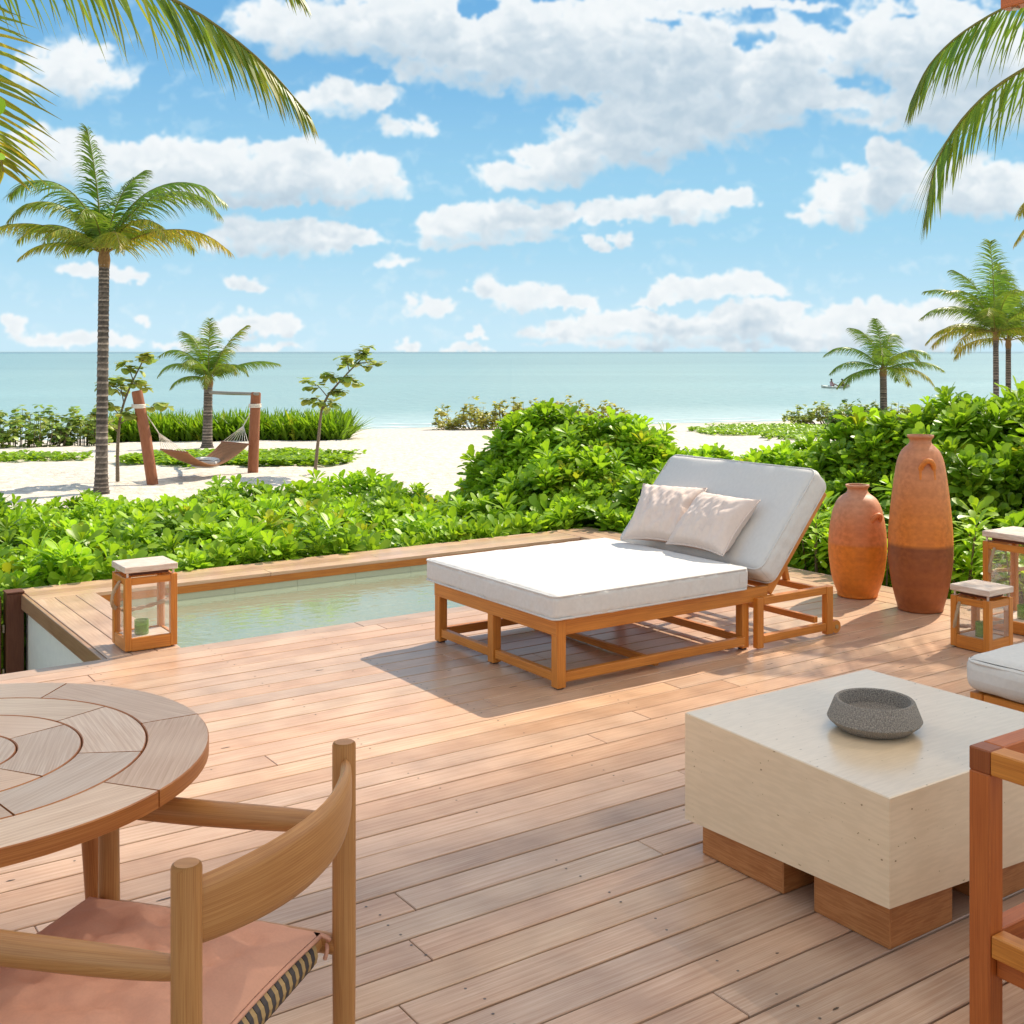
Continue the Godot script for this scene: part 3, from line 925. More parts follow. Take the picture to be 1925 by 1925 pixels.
func jar(called: String, label: String, a: float, b: float, pr: Array, split: float, lo: Color, hi: Color, top: Color, hy: float, hr: float, hang: float, hs: float) -> void:
	var t := deck_thing(called, label, "jar", a, b)
	var p := []
	var cols := []
	var cv := []
	for q in pr: cv.append(Vector3(q.x, q.y, 0))
	var nz := fnl(int(a * 10), 2.0, 3)
	for q in curve(cv, pr.size() * 5):
		p.append(Vector2(q.x, q.y))
		var k := clampf((q.y - split) / (pr[-1].y - split), 0, 1)
		var cc := hi.lerp(top, smoothstep(0.15, 0.8, k)) if q.y > split else lo.lerp(lo * 0.85, smoothstep(0.5, 1.0, q.y / split) if hi.r > lo.r + 0.1 else 0.0)
		cc *= 1.0 + nz.get_noise_2d(q.y * 12, 0) * 0.10
		cols.append(cc)
	var mb := MB.new()
	mb.lathe(p, 56, Vector3.ZERO, cols)
	var body := part("body", mb, M.terracotta, t)
	var inner := MB.new()
	var rim: Vector2 = pr[-1]
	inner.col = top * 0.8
	inner.lathe([Vector2(rim.x, rim.y), Vector2(rim.x - 0.012, rim.y), Vector2(rim.x - 0.018, rim.y - 0.02), Vector2(rim.x - 0.015, rim.y - 0.12)], 40)
	part("mouth", inner, M.terracotta, body)
	# an ear handle, an arch that stands off the shoulder
	var hb := MB.new()
	hb.col = hi
	var dir := Basis(Vector3.UP, hang) * Vector3(0, 0, 1)
	var side := Vector3.UP.cross(dir)
	var ps := []
	for k in 13:
		var an := PI * k / 12.0
		var out := sin(an)
		ps.append(dir * (hr - 0.012 + out * 0.035) + side * cos(an) * hs * 0.75 + Vector3.UP * (hy + out * hs * 1.2 - 0.03))
	ps.push_front(dir * (hr - 0.006) + side * hs * 0.78 + Vector3.UP * (hy - 0.085))
	ps.append(dir * (hr - 0.006) - side * hs * 0.78 + Vector3.UP * (hy - 0.085))
	hb.tube(ps, same(0.016, ps.size()), 10)
	part("handle", hb, M.terracotta, t)

func lantern(label: String, a: float, b: float, lb: float, la: float, hgt: float, rope_side: int, group: String) -> void:
	# a, b: its corner nearest the camera and to the left
	var t := deck_thing("lantern", label, "lantern", a, b, group)
	var pw := 0.034
	var base := 0.07
	var top := hgt - 0.056
	var P := func(x: float, y: float, z: float) -> Vector3: return Vector3(x, y, -z)
	for x in [pw * 0.5, lb - pw * 0.5]:
		for z in [pw * 0.5, la - pw * 0.5]:
			one("post", M.teak, t, P.call(x, top * 0.5 + 0.004, z), Vector3(pw, top - 0.008, pw), Basis.IDENTITY, 0.002)
			tubed("peg", M.lantern_lid, t, [P.call(x, top, z), P.call(x, top + 0.024, z)], [0.006, 0.006], 8)
	for z in [0.012, la - 0.012]:
		one("base_rail", M.teak, t, P.call(lb * 0.5, base * 0.5 + 0.002, z), Vector3(lb - 2 * pw, base - 0.004, 0.02), Basis.IDENTITY, 0.002)
		one("top_rail", M.teak, t, P.call(lb * 0.5, top - 0.022, z), Vector3(lb - 2 * pw, 0.036, 0.02), Basis.IDENTITY, 0.002)
		one("pane", M.glass, t, P.call(lb * 0.5, (top + base) * 0.5 - 0.01, absf(z - 0.008)), Vector3(lb - 2 * pw, top - base - 0.03, 0.003), Basis.IDENTITY, 0.0)
	for x in [0.012, lb - 0.012]:
		one("base_rail", M.teak, t, P.call(x, base * 0.5 + 0.002, la * 0.5), Vector3(0.02, base - 0.004, la - 2 * pw), Basis.IDENTITY, 0.002)
		one("top_rail", M.teak, t, P.call(x, top - 0.022, la * 0.5), Vector3(0.02, 0.036, la - 2 * pw), Basis.IDENTITY, 0.002)
		one("pane", M.glass, t, P.call(x + (0.008 if x < 0.1 else -0.008), (top + base) * 0.5 - 0.01, la * 0.5), Vector3(0.003, top - base - 0.03, la - 2 * pw), Basis.IDENTITY, 0.0)
	one("floor_plate", M.lantern_lid, t, P.call(lb * 0.5, base - 0.012, la * 0.5), Vector3(lb - 0.05, 0.014, la - 0.05), Basis.IDENTITY, 0.001)
	one("inner_plate", M.dark_post, t, P.call(lb * 0.5, top + 0.012, la * 0.5), Vector3(lb - 0.07, 0.016, la - 0.07), Basis.IDENTITY, 0.001)
	one("lid", M.lantern_lid, t, P.call(lb * 0.5, hgt - 0.016, la * 0.5), Vector3(lb + 0.004, 0.032, la + 0.004), Basis.IDENTITY, 0.003)
	# a twisted rope from one side to the other, hanging slack
	var e0: Vector3
	var e1: Vector3
	var sag: Vector3
	if rope_side == 0:
		e0 = P.call(-0.004, top - 0.03, la * 0.35); e1 = P.call(lb + 0.004, top - 0.03, la * 0.6)
		sag = P.call(lb * 0.5, top - 0.22, la + 0.03)
	else:
		e0 = P.call(lb + 0.004, top - 0.03, la * 0.3); e1 = P.call(-0.004, top - 0.03, la * 0.75)
		sag = P.call(lb * 0.62, top - 0.19, la + 0.03)
	var out0 := e0 + Vector3(-0.035 if rope_side == 0 else 0.05, -0.115, -0.01)
	var line := curve([e0, e0 + (out0 - e0) * Vector3(0.9, 0.5, 0.5), out0, out0.lerp(sag, 0.45) + Vector3(0, -0.03, -la * 0.35), sag, e1 + Vector3(0.004, -0.13, -0.03), e1], 60)
	for strand in 2:
		var ps := []
		for i in line.size():
			var an := i * 1.1 + strand * PI
			ps.append(line[i] + Vector3(cos(an) * 0.3, sin(an), sin(an) * 0.6) * 0.006)
		tubed("rope", M.rope, t, ps, same(0.0078, ps.size()), 6)
	var at: Vector3 = t.transform * P.call(lb * 0.42, base - 0.004, la * 0.42)
	var cup := thing("candle_cup", "green glass candle cup inside the " + group, "candle cup", at)
	var cb := MB.new()
	cb.lathe([Vector2(0.0, 0.004), Vector2(0.034, 0.0), Vector2(0.037, 0.006), Vector2(0.037, 0.075), Vector2(0.0335, 0.075), Vector2(0.0335, 0.012), Vector2(0, 0.012)], 28)
	part("cup", cb, M.green_glass, cup)
	var wx := MB.new()
	wx.lathe([Vector2(0, 0.013), Vector2(0.031, 0.013), Vector2(0.031, 0.05), Vector2(0.0, 0.05)], 24)
	part("candle", wx, M.green_wax, cup)
	tubed("wick", M.strap_dark, cup, [Vector3(0, 0.05, 0), Vector3(0.001, 0.06, 0)], [0.001, 0.001], 5)

func build_coffee_table() -> void:
	var t := deck_thing("coffee_table", "square travertine block coffee table on short timber feet", "coffee table", 1.867, 2.444)
	var mb := MB.new()
	var pts := func(h: float, top: bool) -> Array:
		var out := []
		for q in [[1.867, 2.444, 0.138], [1.867, 3.375, 0.096], [2.674, 3.375, 0.086], [2.674, 2.497, 0.086]]:
			out.append(Vector3(q[1] - 2.444, 0.42 - h if top else q[2], 1.867 - q[0]))
		return out
	var tp: Array = pts.call(0.0, true)
	var te: Array = pts.call(0.003, true)
	var lo: Array = pts.call(0.0, false)
	var mid: Vector3 = (tp[0] + tp[2]) * 0.5
	var inset := []
	for k in 4: inset.append(tp[k] + (mid - tp[k]).normalized() * 0.004)
	mb.face(inset, Vector3.UP)
	mb.face(lo, Vector3.DOWN)
	for k in 4:
		var j := (k + 1) % 4
		var nn: Vector3 = ((te[k] + te[j]) * 0.5 - Vector3(mid.x, 0.417, mid.z)).normalized()
		var e: Vector3 = (te[j] - te[k]).normalized()
		nn = (nn - e * nn.dot(e)).normalized()
		mb.face([lo[k], lo[j], te[j], te[k]], nn)
		mb.face([te[k], te[j], inset[j], inset[k]], (nn + Vector3.UP).normalized())
	part("stone_block", mb, M.travertine, t)
	for q in [[1.906, 2.16, 2.498, 2.765], [2.275, 2.604, 2.503, 2.80], [1.906, 2.16, 2.93, 3.30], [2.275, 2.604, 2.95, 3.30]]:
		one("foot_block", M.block_wood, t, Vector3((q[2] + q[3]) * 0.5 - 2.444, 0.066 if q[0] < 2 else 0.048, 1.867 - (q[0] + q[1]) * 0.5), Vector3(q[3] - q[2], 0.13 if q[0] < 2 else 0.094, q[1] - q[0]), Basis.IDENTITY, 0.003)
	var bw := thing("stone_bowl", "round dark grey stone bowl with sloping rim on the travertine table", "bowl", Vector3(1.0876, 0.4205, -3.46))
	var bb := MB.new()
	bb.lathe([Vector2(0, 0.0), Vector2(0.1, 0.0), Vector2(0.107, 0.004), Vector2(0.134, 0.027), Vector2(0.138, 0.033), Vector2(0.136, 0.038), Vector2(0.117, 0.086), Vector2(0.113, 0.09), Vector2(0.105, 0.088), Vector2(0.099, 0.05), Vector2(0.085, 0.042), Vector2(0.0, 0.04)], 64)
	part("shell", bb, M.basalt, bw)

func build_ottoman() -> void:
	var t := deck_thing("ottoman", "teak ottoman base at the right edge, under a white cushion", "ottoman", 2.63, 3.92)
	for x in [0.026, 0.93]:
		for z in [0.026, 0.86]: one("leg", M.teak, t, Vector3(x, 0.13, z), Vector3(0.052, 0.26, 0.052))
	for z in [0.02, 0.866]: one("rail", M.teak, t, Vector3(0.478, 0.205, z), Vector3(0.85, 0.108, 0.03))
	for x in [0.02, 0.936]: one("rail", M.teak, t, Vector3(x, 0.205, 0.443), Vector3(0.03, 0.108, 0.78))
	for k in 6: one("slat", M.teak, t, Vector3(0.1 + k * 0.15, 0.245, 0.443), Vector3(0.06, 0.018, 0.80))
	var cu := deck_thing("ottoman_cushion", "plump white seat cushion on the ottoman at the right edge", "cushion", 2.65, 3.9)
	var mb := MB.new()
	mb.soft_box(Vector3(0.5, 0.333, 0.463), Vector3(1.0, 0.137, 0.926), 0.05, Basis.IDENTITY, Vector3(0.008, 0.012, 0.008), 26, fnl(17, 5.0, 3), 0.012, Vector3(1, 0.6, 1))
	part("cover", mb, M.white_fabric, cu)
	piping(cu, Vector3(0.5, 0.378, 0.463), Vector2(0.992, 0.918), 0.055, Basis.IDENTITY)

func build_lounge_chair() -> void:
	var t := deck_thing("lounge_chair", "reddish timber lounge armchair cut off at the lower right corner", "armchair", 1.503, 2.314)
	var p := 0.052
	for x in [p * 0.5, 0.74]:
		for z in [-p * 0.5, 0.68]: one("post", M.red_wood, t, Vector3(x, 0.308, z), Vector3(p, 0.612, p))
	for x in [p * 0.5, 0.74]: one("corner_block", M.red_wood, t, Vector3(x, 0.6405, -p * 0.5), Vector3(p, 0.053, p), Basis.IDENTITY, 0.003, Color(0.62, 0.6, 0.6))
	for z in [-p * 0.5]: one("top_rail", M.red_wood, t, Vector3(0.383, 0.6405, z), Vector3(0.66, 0.053, p), Basis.IDENTITY, 0.003, Color(1.1, 1.1, 1.1))
	for x in [p * 0.5, 0.74]: one("arm_rail", M.teak, t, Vector3(x, 0.6405, 0.353), Vector3(p, 0.053, 0.704))
	for z in [-p * 0.5, 0.68]: one("seat_rail", M.red_wood, t, Vector3(0.383, 0.235, z), Vector3(0.66, 0.05, p - 0.006), Basis.IDENTITY, 0.003, Color(1.1, 1.1, 1.1))
	for x in [p * 0.5, 0.74]:
		one("seat_rail", M.teak, t, Vector3(x, 0.235, 0.327), Vector3(p - 0.006, 0.05, 0.652))
		one("stretcher", M.red_wood, t, Vector3(x + (0.012 if x < 0.1 else -0.012), 0.185, 0.327), Vector3(0.03, 0.046, 0.652))
	for k in 6: one("seat_slat", M.red_wood, t, Vector3(0.383, 0.24, 0.06 + k * 0.105), Vector3(0.66, 0.018, 0.05))

func arc_prism(mb: MB, mb_edge: MB, r0: float, r1: float, a0: float, a1: float, y0: float, y1: float, bev := 0.002) -> void:
	var n := maxi(3, int((a1 - a0) / 0.07))
	var pt := func(r: float, an: float, y: float) -> Vector3: return Vector3(cos(an) * r, y, -sin(an) * r)
	for k in n:
		var p := lerpf(a0, a1, float(k) / n)
		var q := lerpf(a0, a1, float(k + 1) / n)
		var i0 := maxf(r0 + bev, 0.0)
		var mid := (a0 + a1) * 0.5
		var f := func(v3: Vector3) -> Vector2: return Vector2(v3.x * -sin(mid) + v3.z * -cos(mid), v3.x * cos(mid) - v3.z * sin(mid))
		var ps := [pt.call(i0, p, y1), pt.call(r1 - bev, p, y1), pt.call(r1 - bev, q, y1), pt.call(i0, q, y1)]
		mb.quad(ps, Vector3.UP, [f.call(ps[0]), f.call(ps[1]), f.call(ps[2]), f.call(ps[3])])
		mb.quad([pt.call(r0, p, y0), pt.call(r1, p, y0), pt.call(r1, q, y0), pt.call(r0, q, y0)], Vector3.DOWN, [Vector2.ZERO, Vector2.ZERO, Vector2.ZERO, Vector2.ZERO])
		for e in [[r1, 1.0], [r0, -1.0]]:
			if e[0] < 0.01: continue
			var ma: MB = mb_edge
			var d0: Vector3 = Vector3(cos(p), 0, -sin(p)) * e[1]
			var d1: Vector3 = Vector3(cos(q), 0, -sin(q)) * e[1]
			var rr: float = e[0]
			var i := ma.vert(pt.call(rr, p, y0), d0, Vector2(p * rr, y0)); var j := ma.vert(pt.call(rr, q, y0), d1, Vector2(q * rr, y0))
			var l := ma.vert(pt.call(rr, q, y1 - bev), d1, Vector2(q * rr, y1)); var m := ma.vert(pt.call(rr, p, y1 - bev), d0, Vector2(p * rr, y1))
			ma.tri(i, j, l); ma.tri(i, l, m)
			var g0: Vector3 = (d0 + Vector3.UP).normalized()
			var rb: float = rr - bev * e[1]
			var s := ma.vert(pt.call(rr, p, y1 - bev), g0, Vector2(p * rr, y1)); var u := ma.vert(pt.call(rr, q, y1 - bev), g0, Vector2(q * rr, y1))
			var w := ma.vert(pt.call(rb, q, y1), g0, Vector2(q * rr, y1 + bev)); var x := ma.vert(pt.call(rb, p, y1), g0, Vector2(p * rr, y1 + bev))
			ma.tri(s, u, w); ma.tri(s, w, x)
	for an in [a0, a1]:
		var nn := Vector3(sin(an), 0, cos(an)) * (1.0 if an == a0 else -1.0)
		mb_edge.face([pt.call(r0, an, y0), pt.call(r1, an, y0), pt.call(r1, an, y1), pt.call(r0, an, y1)], nn)

func build_round_table() -> void:
	var t := thing("round_table", "round teak dining table top of ringed segments at the left edge", "dining table", Vector3(-1.147, 0, -2.304))
	var rings := [[0.3995, 0.524, -19.2, 7], [0.271, 0.397, 5.4, 7], [0.146, 0.2685, -22.0, 5], [0.0, 0.1435, 10.0, 1]]
	for rg in rings:
		var n: int = rg[3]
		for k in n:
			var gap: float = 0.0022 / maxf(rg[1], 0.1) if n > 1 else 0.0
			var a0: float = deg_to_rad(rg[2]) + TAU * k / n + gap
			var a1: float = deg_to_rad(rg[2]) + TAU * (k + 1) / n - gap
			var mb := MB.new()
			var ed := MB.new()
			mb.col = board_tint(0.3)
			mb.uo = Vector2(rng.randf() * 7, rng.randf() * 7)
			ed.uo = mb.uo
			arc_prism(mb, ed, rg[0], rg[1], a0, a1, 0.708, 0.74)
			var sg := part("top_segment", mb, M.table_wood, t)
			part("edge", ed, M.table_edge, sg)
	var under := MB.new()
	under.lathe([Vector2(0, 0.690), Vector2(0.33, 0.690), Vector2(0.33, 0.7065), Vector2(0, 0.7065)], 40)
	part("under_ring", under, M.table_edge, t)
	for an in [49.0, 169.0, 289.0]:
		var d := Vector3(cos(deg_to_rad(an)), 0, -sin(deg_to_rad(an)))
		tubed("leg", M.table_edge, t, [d * 0.37, d * 0.345 + Vector3.UP * 0.3, d * 0.31 + Vector3.UP * 0.706], [0.026, 0.0245, 0.019], 16)

func build_dining_chair() -> void:
	# local x: forward towards the table, z: across from the near post to the far one
	var near := Vector3(-0.473, 0, -1.676)
	var far := Vector3(-0.320, 0, -2.197)
	var across := (far - near).normalized()
	var fwd := Vector3.UP.cross(across).normalized()
	if fwd.x > 0: fwd = -fwd
	var t := thing("dining_armchair", "round-post timber dining armchair with curved back rail at the lower left", "armchair", near)
	var wd := near.distance_to(far)
	var P := func(f: float, s: float, h: float) -> Vector3: return fwd * f + across * s + Vector3.UP * h
	for s in [0.0, wd]:
		var top := 0.808
		tubed("back_post", M.chair_wood, t, [P.call(0, s, 0), P.call(0, s, 0.4), P.call(0, s, top - 0.006), P.call(0, s, top - 0.002), P.call(0, s, top)], [0.019, 0.0225, 0.0225, 0.0212, 0.018], 24)
		tubed("front_leg", M.chair_wood, t, [P.call(0.52, s, 0), P.call(0.52, s, 0.4), P.call(0.52, s, 0.618)], [0.018, 0.022, 0.02], 18)
		tubed("arm", M.chair_wood, t, curve([P.call(0.012, s, 0.652), P.call(0.12, s, 0.646), P.call(0.33, s, 0.637), P.call(0.56, s, 0.632), P.call(0.6, s, 0.632)], 16), [0.0165, 0.018, 0.0195, 0.021, 0.0222, 0.0232, 0.024, 0.0245, 0.025, 0.025, 0.025, 0.025, 0.025, 0.0248, 0.0235, 0.02, 0.012], 18)
		tubed("seat_rail", M.chair_wood, t, [P.call(0.0, s, 0.42), P.call(0.27, s, 0.42), P.call(0.52, s, 0.42)], [0.019, 0.021, 0.019], 14)
	tubed("front_rail", M.chair_wood, t, [P.call(0.5, 0, 0.42), P.call(0.5, wd, 0.42)], [0.019, 0.019], 12)
	tubed("rear_rail", M.chair_wood, t, [P.call(0.052, 0.02, 0.425), P.call(0.06, wd * 0.5, 0.425), P.call(0.052, wd - 0.02, 0.425)], [0.017, 0.017, 0.017], 12)
	# bent back rail
	var band := MB.new()
	band.uo = Vector2(2.2, 0.3)
	var bend := func(u: float) -> float: return -0.072 * pow(sin(PI * u), 0.8)
	for face_s in [-1.0, 1.0]:
		var f := func(u: float, v2: float) -> Vector3:
			var lens := 0.0125 * pow(maxf(0.0, 1 - pow(v2 * 2 - 1, 4)), 0.5)
			var drop := 0.012 * (1 - sin(PI * u))
			return P.call(bend.call(u) + face_s * lens, u * wd, lerpf(0.672 + drop, 0.788 - drop * 0.4, v2))
		band.sheet(f, 36, 12, face_s > 0, Vector2(0.6, 0.116))
	part("back_rail", band, M.chair_wood, t)
	# straps wound round the rear rail
	var nst := 36
	for k in nst:
		var u := (k + 0.5) / nst
		var m: Material = M.strap_dark if k % 2 == 0 else M.strap_tan
		var ps := []
		for q in 13:
			var an := TAU * q / 12.0
			ps.append(P.call(0.056 + cos(an) * 0.024, lerpf(0.045, wd - 0.045, u), 0.418 + sin(an) * (0.03 if k % 2 == 0 else 0.028)))
		var mb := MB.new()
		var w := 0.0061 if k % 2 == 0 else 0.0057
		for q in 12:
			var a: Vector3 = ps[q]
			var b: Vector3 = ps[q + 1]
			var nn: Vector3 = ((a + b) * 0.5 - P.call(0.056, lerpf(0.045, wd - 0.045, u), 0.418)).normalized()
			mb.quad([a - across * w, b - across * w, b + across * w, a + across * w], nn, [Vector2(0, 0), Vector2(0.1, 0), Vector2(0.1, 0.1), Vector2(0, 0.1)])
			mb.face([a - across * w, b - across * w, b - across * w - nn * 0.004, a - across * w - nn * 0.004], -across)
			mb.face([a + across * w, b + across * w, b + across * w - nn * 0.004, a + across * w - nn * 0.004], across)
		part("strap", mb, m, t)
	# the seat pad rests on the straps
	var cu := thing("seat_pad", "thin terracotta pink seat pad on the dining armchair", "cushion", near)
	var pad := MB.new()
	var wob := fnl(19, 8.0, 3)
	for s in [-1.0, 1.0]:
		var f := func(u: float, v2: float) -> Vector3:
			var x := u * 2 - 1
			var y := v2 * 2 - 1
			var e := pow(maxf(0.0, (1 - pow(absf(x), 4)) * (1 - pow(absf(y), 4))), 0.55)
			var hh: float = 0.452 + s * 0.027 * e + wob.get_noise_2d(u * 0.55, v2 * 0.55) * 0.018 * e
			return P.call(lerpf(0.036, 0.545, u) - 0.012 * (1 - y * y) * (1 - u) * -1.0, lerpf(0.028, wd - 0.028, v2), hh)
		pad.sheet(f, 36, 36, s < 0, Vector2(0.5, 0.5))
	part("cover", pad, M.terracotta_fabric, cu)
	var ps := []
	for k in 41:
		var q := k / 40.0 * 4.0
		var u := 0.0
		var v3 := 0.0
		if q < 1: u = 0; v3 = q
		elif q < 2: u = q - 1; v3 = 1
		elif q < 3: u = 1; v3 = 3 - q
		else: u = 4 - q; v3 = 0
		var y := v3 * 2 - 1
		ps.append(P.call(lerpf(0.034, 0.547, u) + 0.012 * (1 - y * y) * (1 - u), lerpf(0.026, wd - 0.026, v3), 0.447))
	tubed("piping", M.terracotta_fabric, cu, ps, same(0.0045, ps.size()), 6, false)
	var knot := MB.new()
	knot.tube(curve([P.call(0.036, wd - 0.03, 0.45), P.call(0.02, wd - 0.022, 0.44), P.call(0.03, wd - 0.012, 0.428), P.call(0.022, wd - 0.028, 0.42), P.call(0.026, wd - 0.03, 0.405)], 14), same(0.004, 15), 6)
	part("tie", knot, M.terracotta_fabric, cu)

func build_gate() -> void:
	var bs := Basis(Vector3.UP, TURN)
	var g := thing("gate_post", "square dark brown post at the outer corner of the pool wall", "post", W(7.93, 1.56, 0), TURN)
	one("shaft", M.dark_post, g, Vector3(0, -0.62, 0), Vector3(0.105, 1.25, 0.105), Basis.IDENTITY, 0.004)
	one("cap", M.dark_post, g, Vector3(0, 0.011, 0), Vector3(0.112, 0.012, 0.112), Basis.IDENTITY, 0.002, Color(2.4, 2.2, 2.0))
	var q := thing("side_gate", "low dark timber gate hinged to the post at far left", "gate", W(7.93, 1.44, 0), TURN)
	one("stile", M.dark_post, q, Vector3(0, -0.61, 0), Vector3(0.085, 1.2, 0.05), Basis.IDENTITY, 0.004)
	one("rail", M.dark_post, q, Vector3(-0.55, -0.15, 0), Vector3(1.0, 0.06, 0.04))
	one("rail", M.dark_post, q, Vector3(-0.55, -1.0, 0), Vector3(1.0, 0.06, 0.04))
	one("stile", M.dark_post, q, Vector3(-1.09, -0.61, 0), Vector3(0.085, 1.2, 0.05), Basis.IDENTITY, 0.004)
	for k in 3: tubed("hinge", M.metal, q, [Vector3(0.055, -0.24 - k * 0.28, 0.03), Vector3(0.055, -0.19 - k * 0.28, 0.03)], [0.008, 0.008], 8)

# ------------------------------------------------------------------ plants
const OBOVATE := [[0.0, 0.10], [0.3, 0.34], [0.58, 0.78], [0.78, 1.0], [0.93, 0.72], [1.0, 0.12]]
const ROUND := [[0.0, 0.15], [0.15, 0.72], [0.45, 1.0], [0.75, 0.86], [0.93, 0.5], [1.0, 0.08]]
const STRAP := [[0.0, 0.8], [0.3, 1.0], [0.6, 0.85], [0.85, 0.45], [1.0, 0.04]]

func rosette(seed_: int, n: int, l: float, w: float, upright: float) -> ArrayMesh:
	var r := RandomNumberGenerator.new()
	r.seed = seed_
	var mb := MB.new()
	for k in n:
		var an := k * 2.39996 + r.randf() * 0.4
		var tk := float(k) / n
		var lift := lerpf(1.25, 0.1, pow(tk, 0.8)) * upright + r.randf_range(-0.12, 0.12)
		var dir := Vector3(cos(an) * cos(lift), sin(lift), sin(an) * cos(lift))
		var ll := l * lerpf(0.55, 1.0, minf(1.0, tk * 2.2)) * r.randf_range(0.85, 1.12)
		var k2 := r.randf_range(0.8, 1.15)
		mb.col = Color(lerpf(1.25, 0.75, tk) * k2, lerpf(1.15, 0.85, tk) * k2, k2)
		mb.leaf(dir * 0.012 + Vector3.UP * (0.03 - 0.05 * tk), dir, Vector3.UP, ll, w * ll / l, r.randf_range(0.15, 0.75), OBOVATE)
	return mb.mesh()

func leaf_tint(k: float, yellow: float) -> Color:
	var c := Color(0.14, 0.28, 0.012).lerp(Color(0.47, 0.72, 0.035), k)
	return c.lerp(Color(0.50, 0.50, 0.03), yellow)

# the shapes of the hedges: [x, ahead, radius x, radius ahead, top]
func hedge(called: String, label: String, mounds: Array, others: Array, spacing: float, size: float, seed_: int, bright: float, group := "") -> void:
	var r := RandomNumberGenerator.new()
	r.seed = seed_
	var lump := fnl(seed_, 1.1, 3)
	var cols := fnl(seed_ + 1, 0.7, 2)
	var at: Array[Transform3D] = []
	var tint := PackedColorArray()
	var hide: Array[float] = []
	var soil_y := -1.12
	for m in mounds:
		var base: float = minf(-0.75, m[4] - 0.5)
		var ry: float = m[4] - base
		var area: float = TAU * (m[2] * m[3] + (m[2] + m[3]) * 0.5 * ry) * 0.75
		for layer in 3:
			var n := int(area / (spacing * spacing) * [1.0, 0.8, 0.5][layer])
			for i in n:
				var u := r.randf() * TAU
				var sy := r.randf_range(-0.15, 1.0)
				var rr := sqrt(maxf(0, 1 - sy * sy))
				var d := Vector3(cos(u) * rr, sy, sin(u) * rr)
				var k: float = [1.0, 0.9, 0.76][layer] * (1.0 + lump.get_noise_3d(d.x * 1.6 + m[0], d.y * 1.6, d.z * 1.6 + m[1]) * 0.16)
				if layer == 0 and r.randf() < 0.09: k += r.randf_range(0.02, 0.08)
				var p := Vector3(m[0] + d.x * m[2] * k, base + d.y * ry * k, -m[1] + d.z * m[3] * k)
				if p.y < soil_y: continue
				if not hedge_room(p): continue
				var inside := false
				for o in others:
					var ob: float = minf(-0.75, o[4] - 0.5)
					var e := Vector3((p.x - o[0]) / o[2], (p.y - ob) / (o[4] - ob), (-p.z - o[1]) / o[3])
					if o != m and e.length_squared() < 0.62: inside = true
				if inside: continue
				var nn := Vector3(d.x / m[2], d.y / ry, d.z / m[3]).normalized()
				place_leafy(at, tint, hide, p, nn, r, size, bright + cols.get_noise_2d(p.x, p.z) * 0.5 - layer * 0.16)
	finish_hedge(called, label, at, tint, hide, seed_, group, func(): return stems_for(mounds, r))

func hedge_room(p: Vector3) -> bool:
	var a := -p.x * C - p.z * S
	var b := p.x * S - p.z * C
	return (a > 8.10 or b > 6.42) or (b < 1.5 and a > 6.2 and false)

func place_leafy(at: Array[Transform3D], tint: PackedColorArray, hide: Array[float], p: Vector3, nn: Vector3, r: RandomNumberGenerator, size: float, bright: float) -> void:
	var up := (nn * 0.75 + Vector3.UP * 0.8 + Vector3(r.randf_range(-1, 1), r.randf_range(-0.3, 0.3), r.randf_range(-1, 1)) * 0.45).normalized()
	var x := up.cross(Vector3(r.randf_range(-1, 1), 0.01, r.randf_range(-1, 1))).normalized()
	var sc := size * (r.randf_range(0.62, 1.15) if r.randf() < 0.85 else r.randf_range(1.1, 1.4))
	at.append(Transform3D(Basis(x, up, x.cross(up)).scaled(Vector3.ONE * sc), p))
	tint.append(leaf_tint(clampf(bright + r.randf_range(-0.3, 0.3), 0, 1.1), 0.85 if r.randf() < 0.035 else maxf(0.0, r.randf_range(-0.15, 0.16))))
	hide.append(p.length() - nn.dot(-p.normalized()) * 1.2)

func stems_for(mounds: Array, r: RandomNumberGenerator) -> MB:
	var mb := MB.new()
	for m in mounds:
		for k in 14:
			var u := r.randf() * TAU
			var q := sqrt(r.randf()) * 0.8
			var p0 := Vector3(m[0] + cos(u) * q * m[2] * 0.5, -1.25, -m[1] + sin(u) * q * m[3] * 0.5)
			var p2 := Vector3(m[0] + cos(u) * q * m[2] * 0.95, lerpf(-0.75, m[4], sqrt(1 - q * q)) * 0.9 - 0.08, -m[1] + sin(u) * q * m[3] * 0.95)
			if not hedge_room(p0) or not hedge_room(p2): continue
			var p1 := p0.lerp(p2, 0.5) + Vector3(r.randf_range(-0.12, 0.12), 0.05, r.randf_range(-0.12, 0.12))
			mb.tube(curve([p0, p1, p2], 5), [0.02, 0.017, 0.014, 0.012, 0.009, 0.006], 5, false)
	return mb

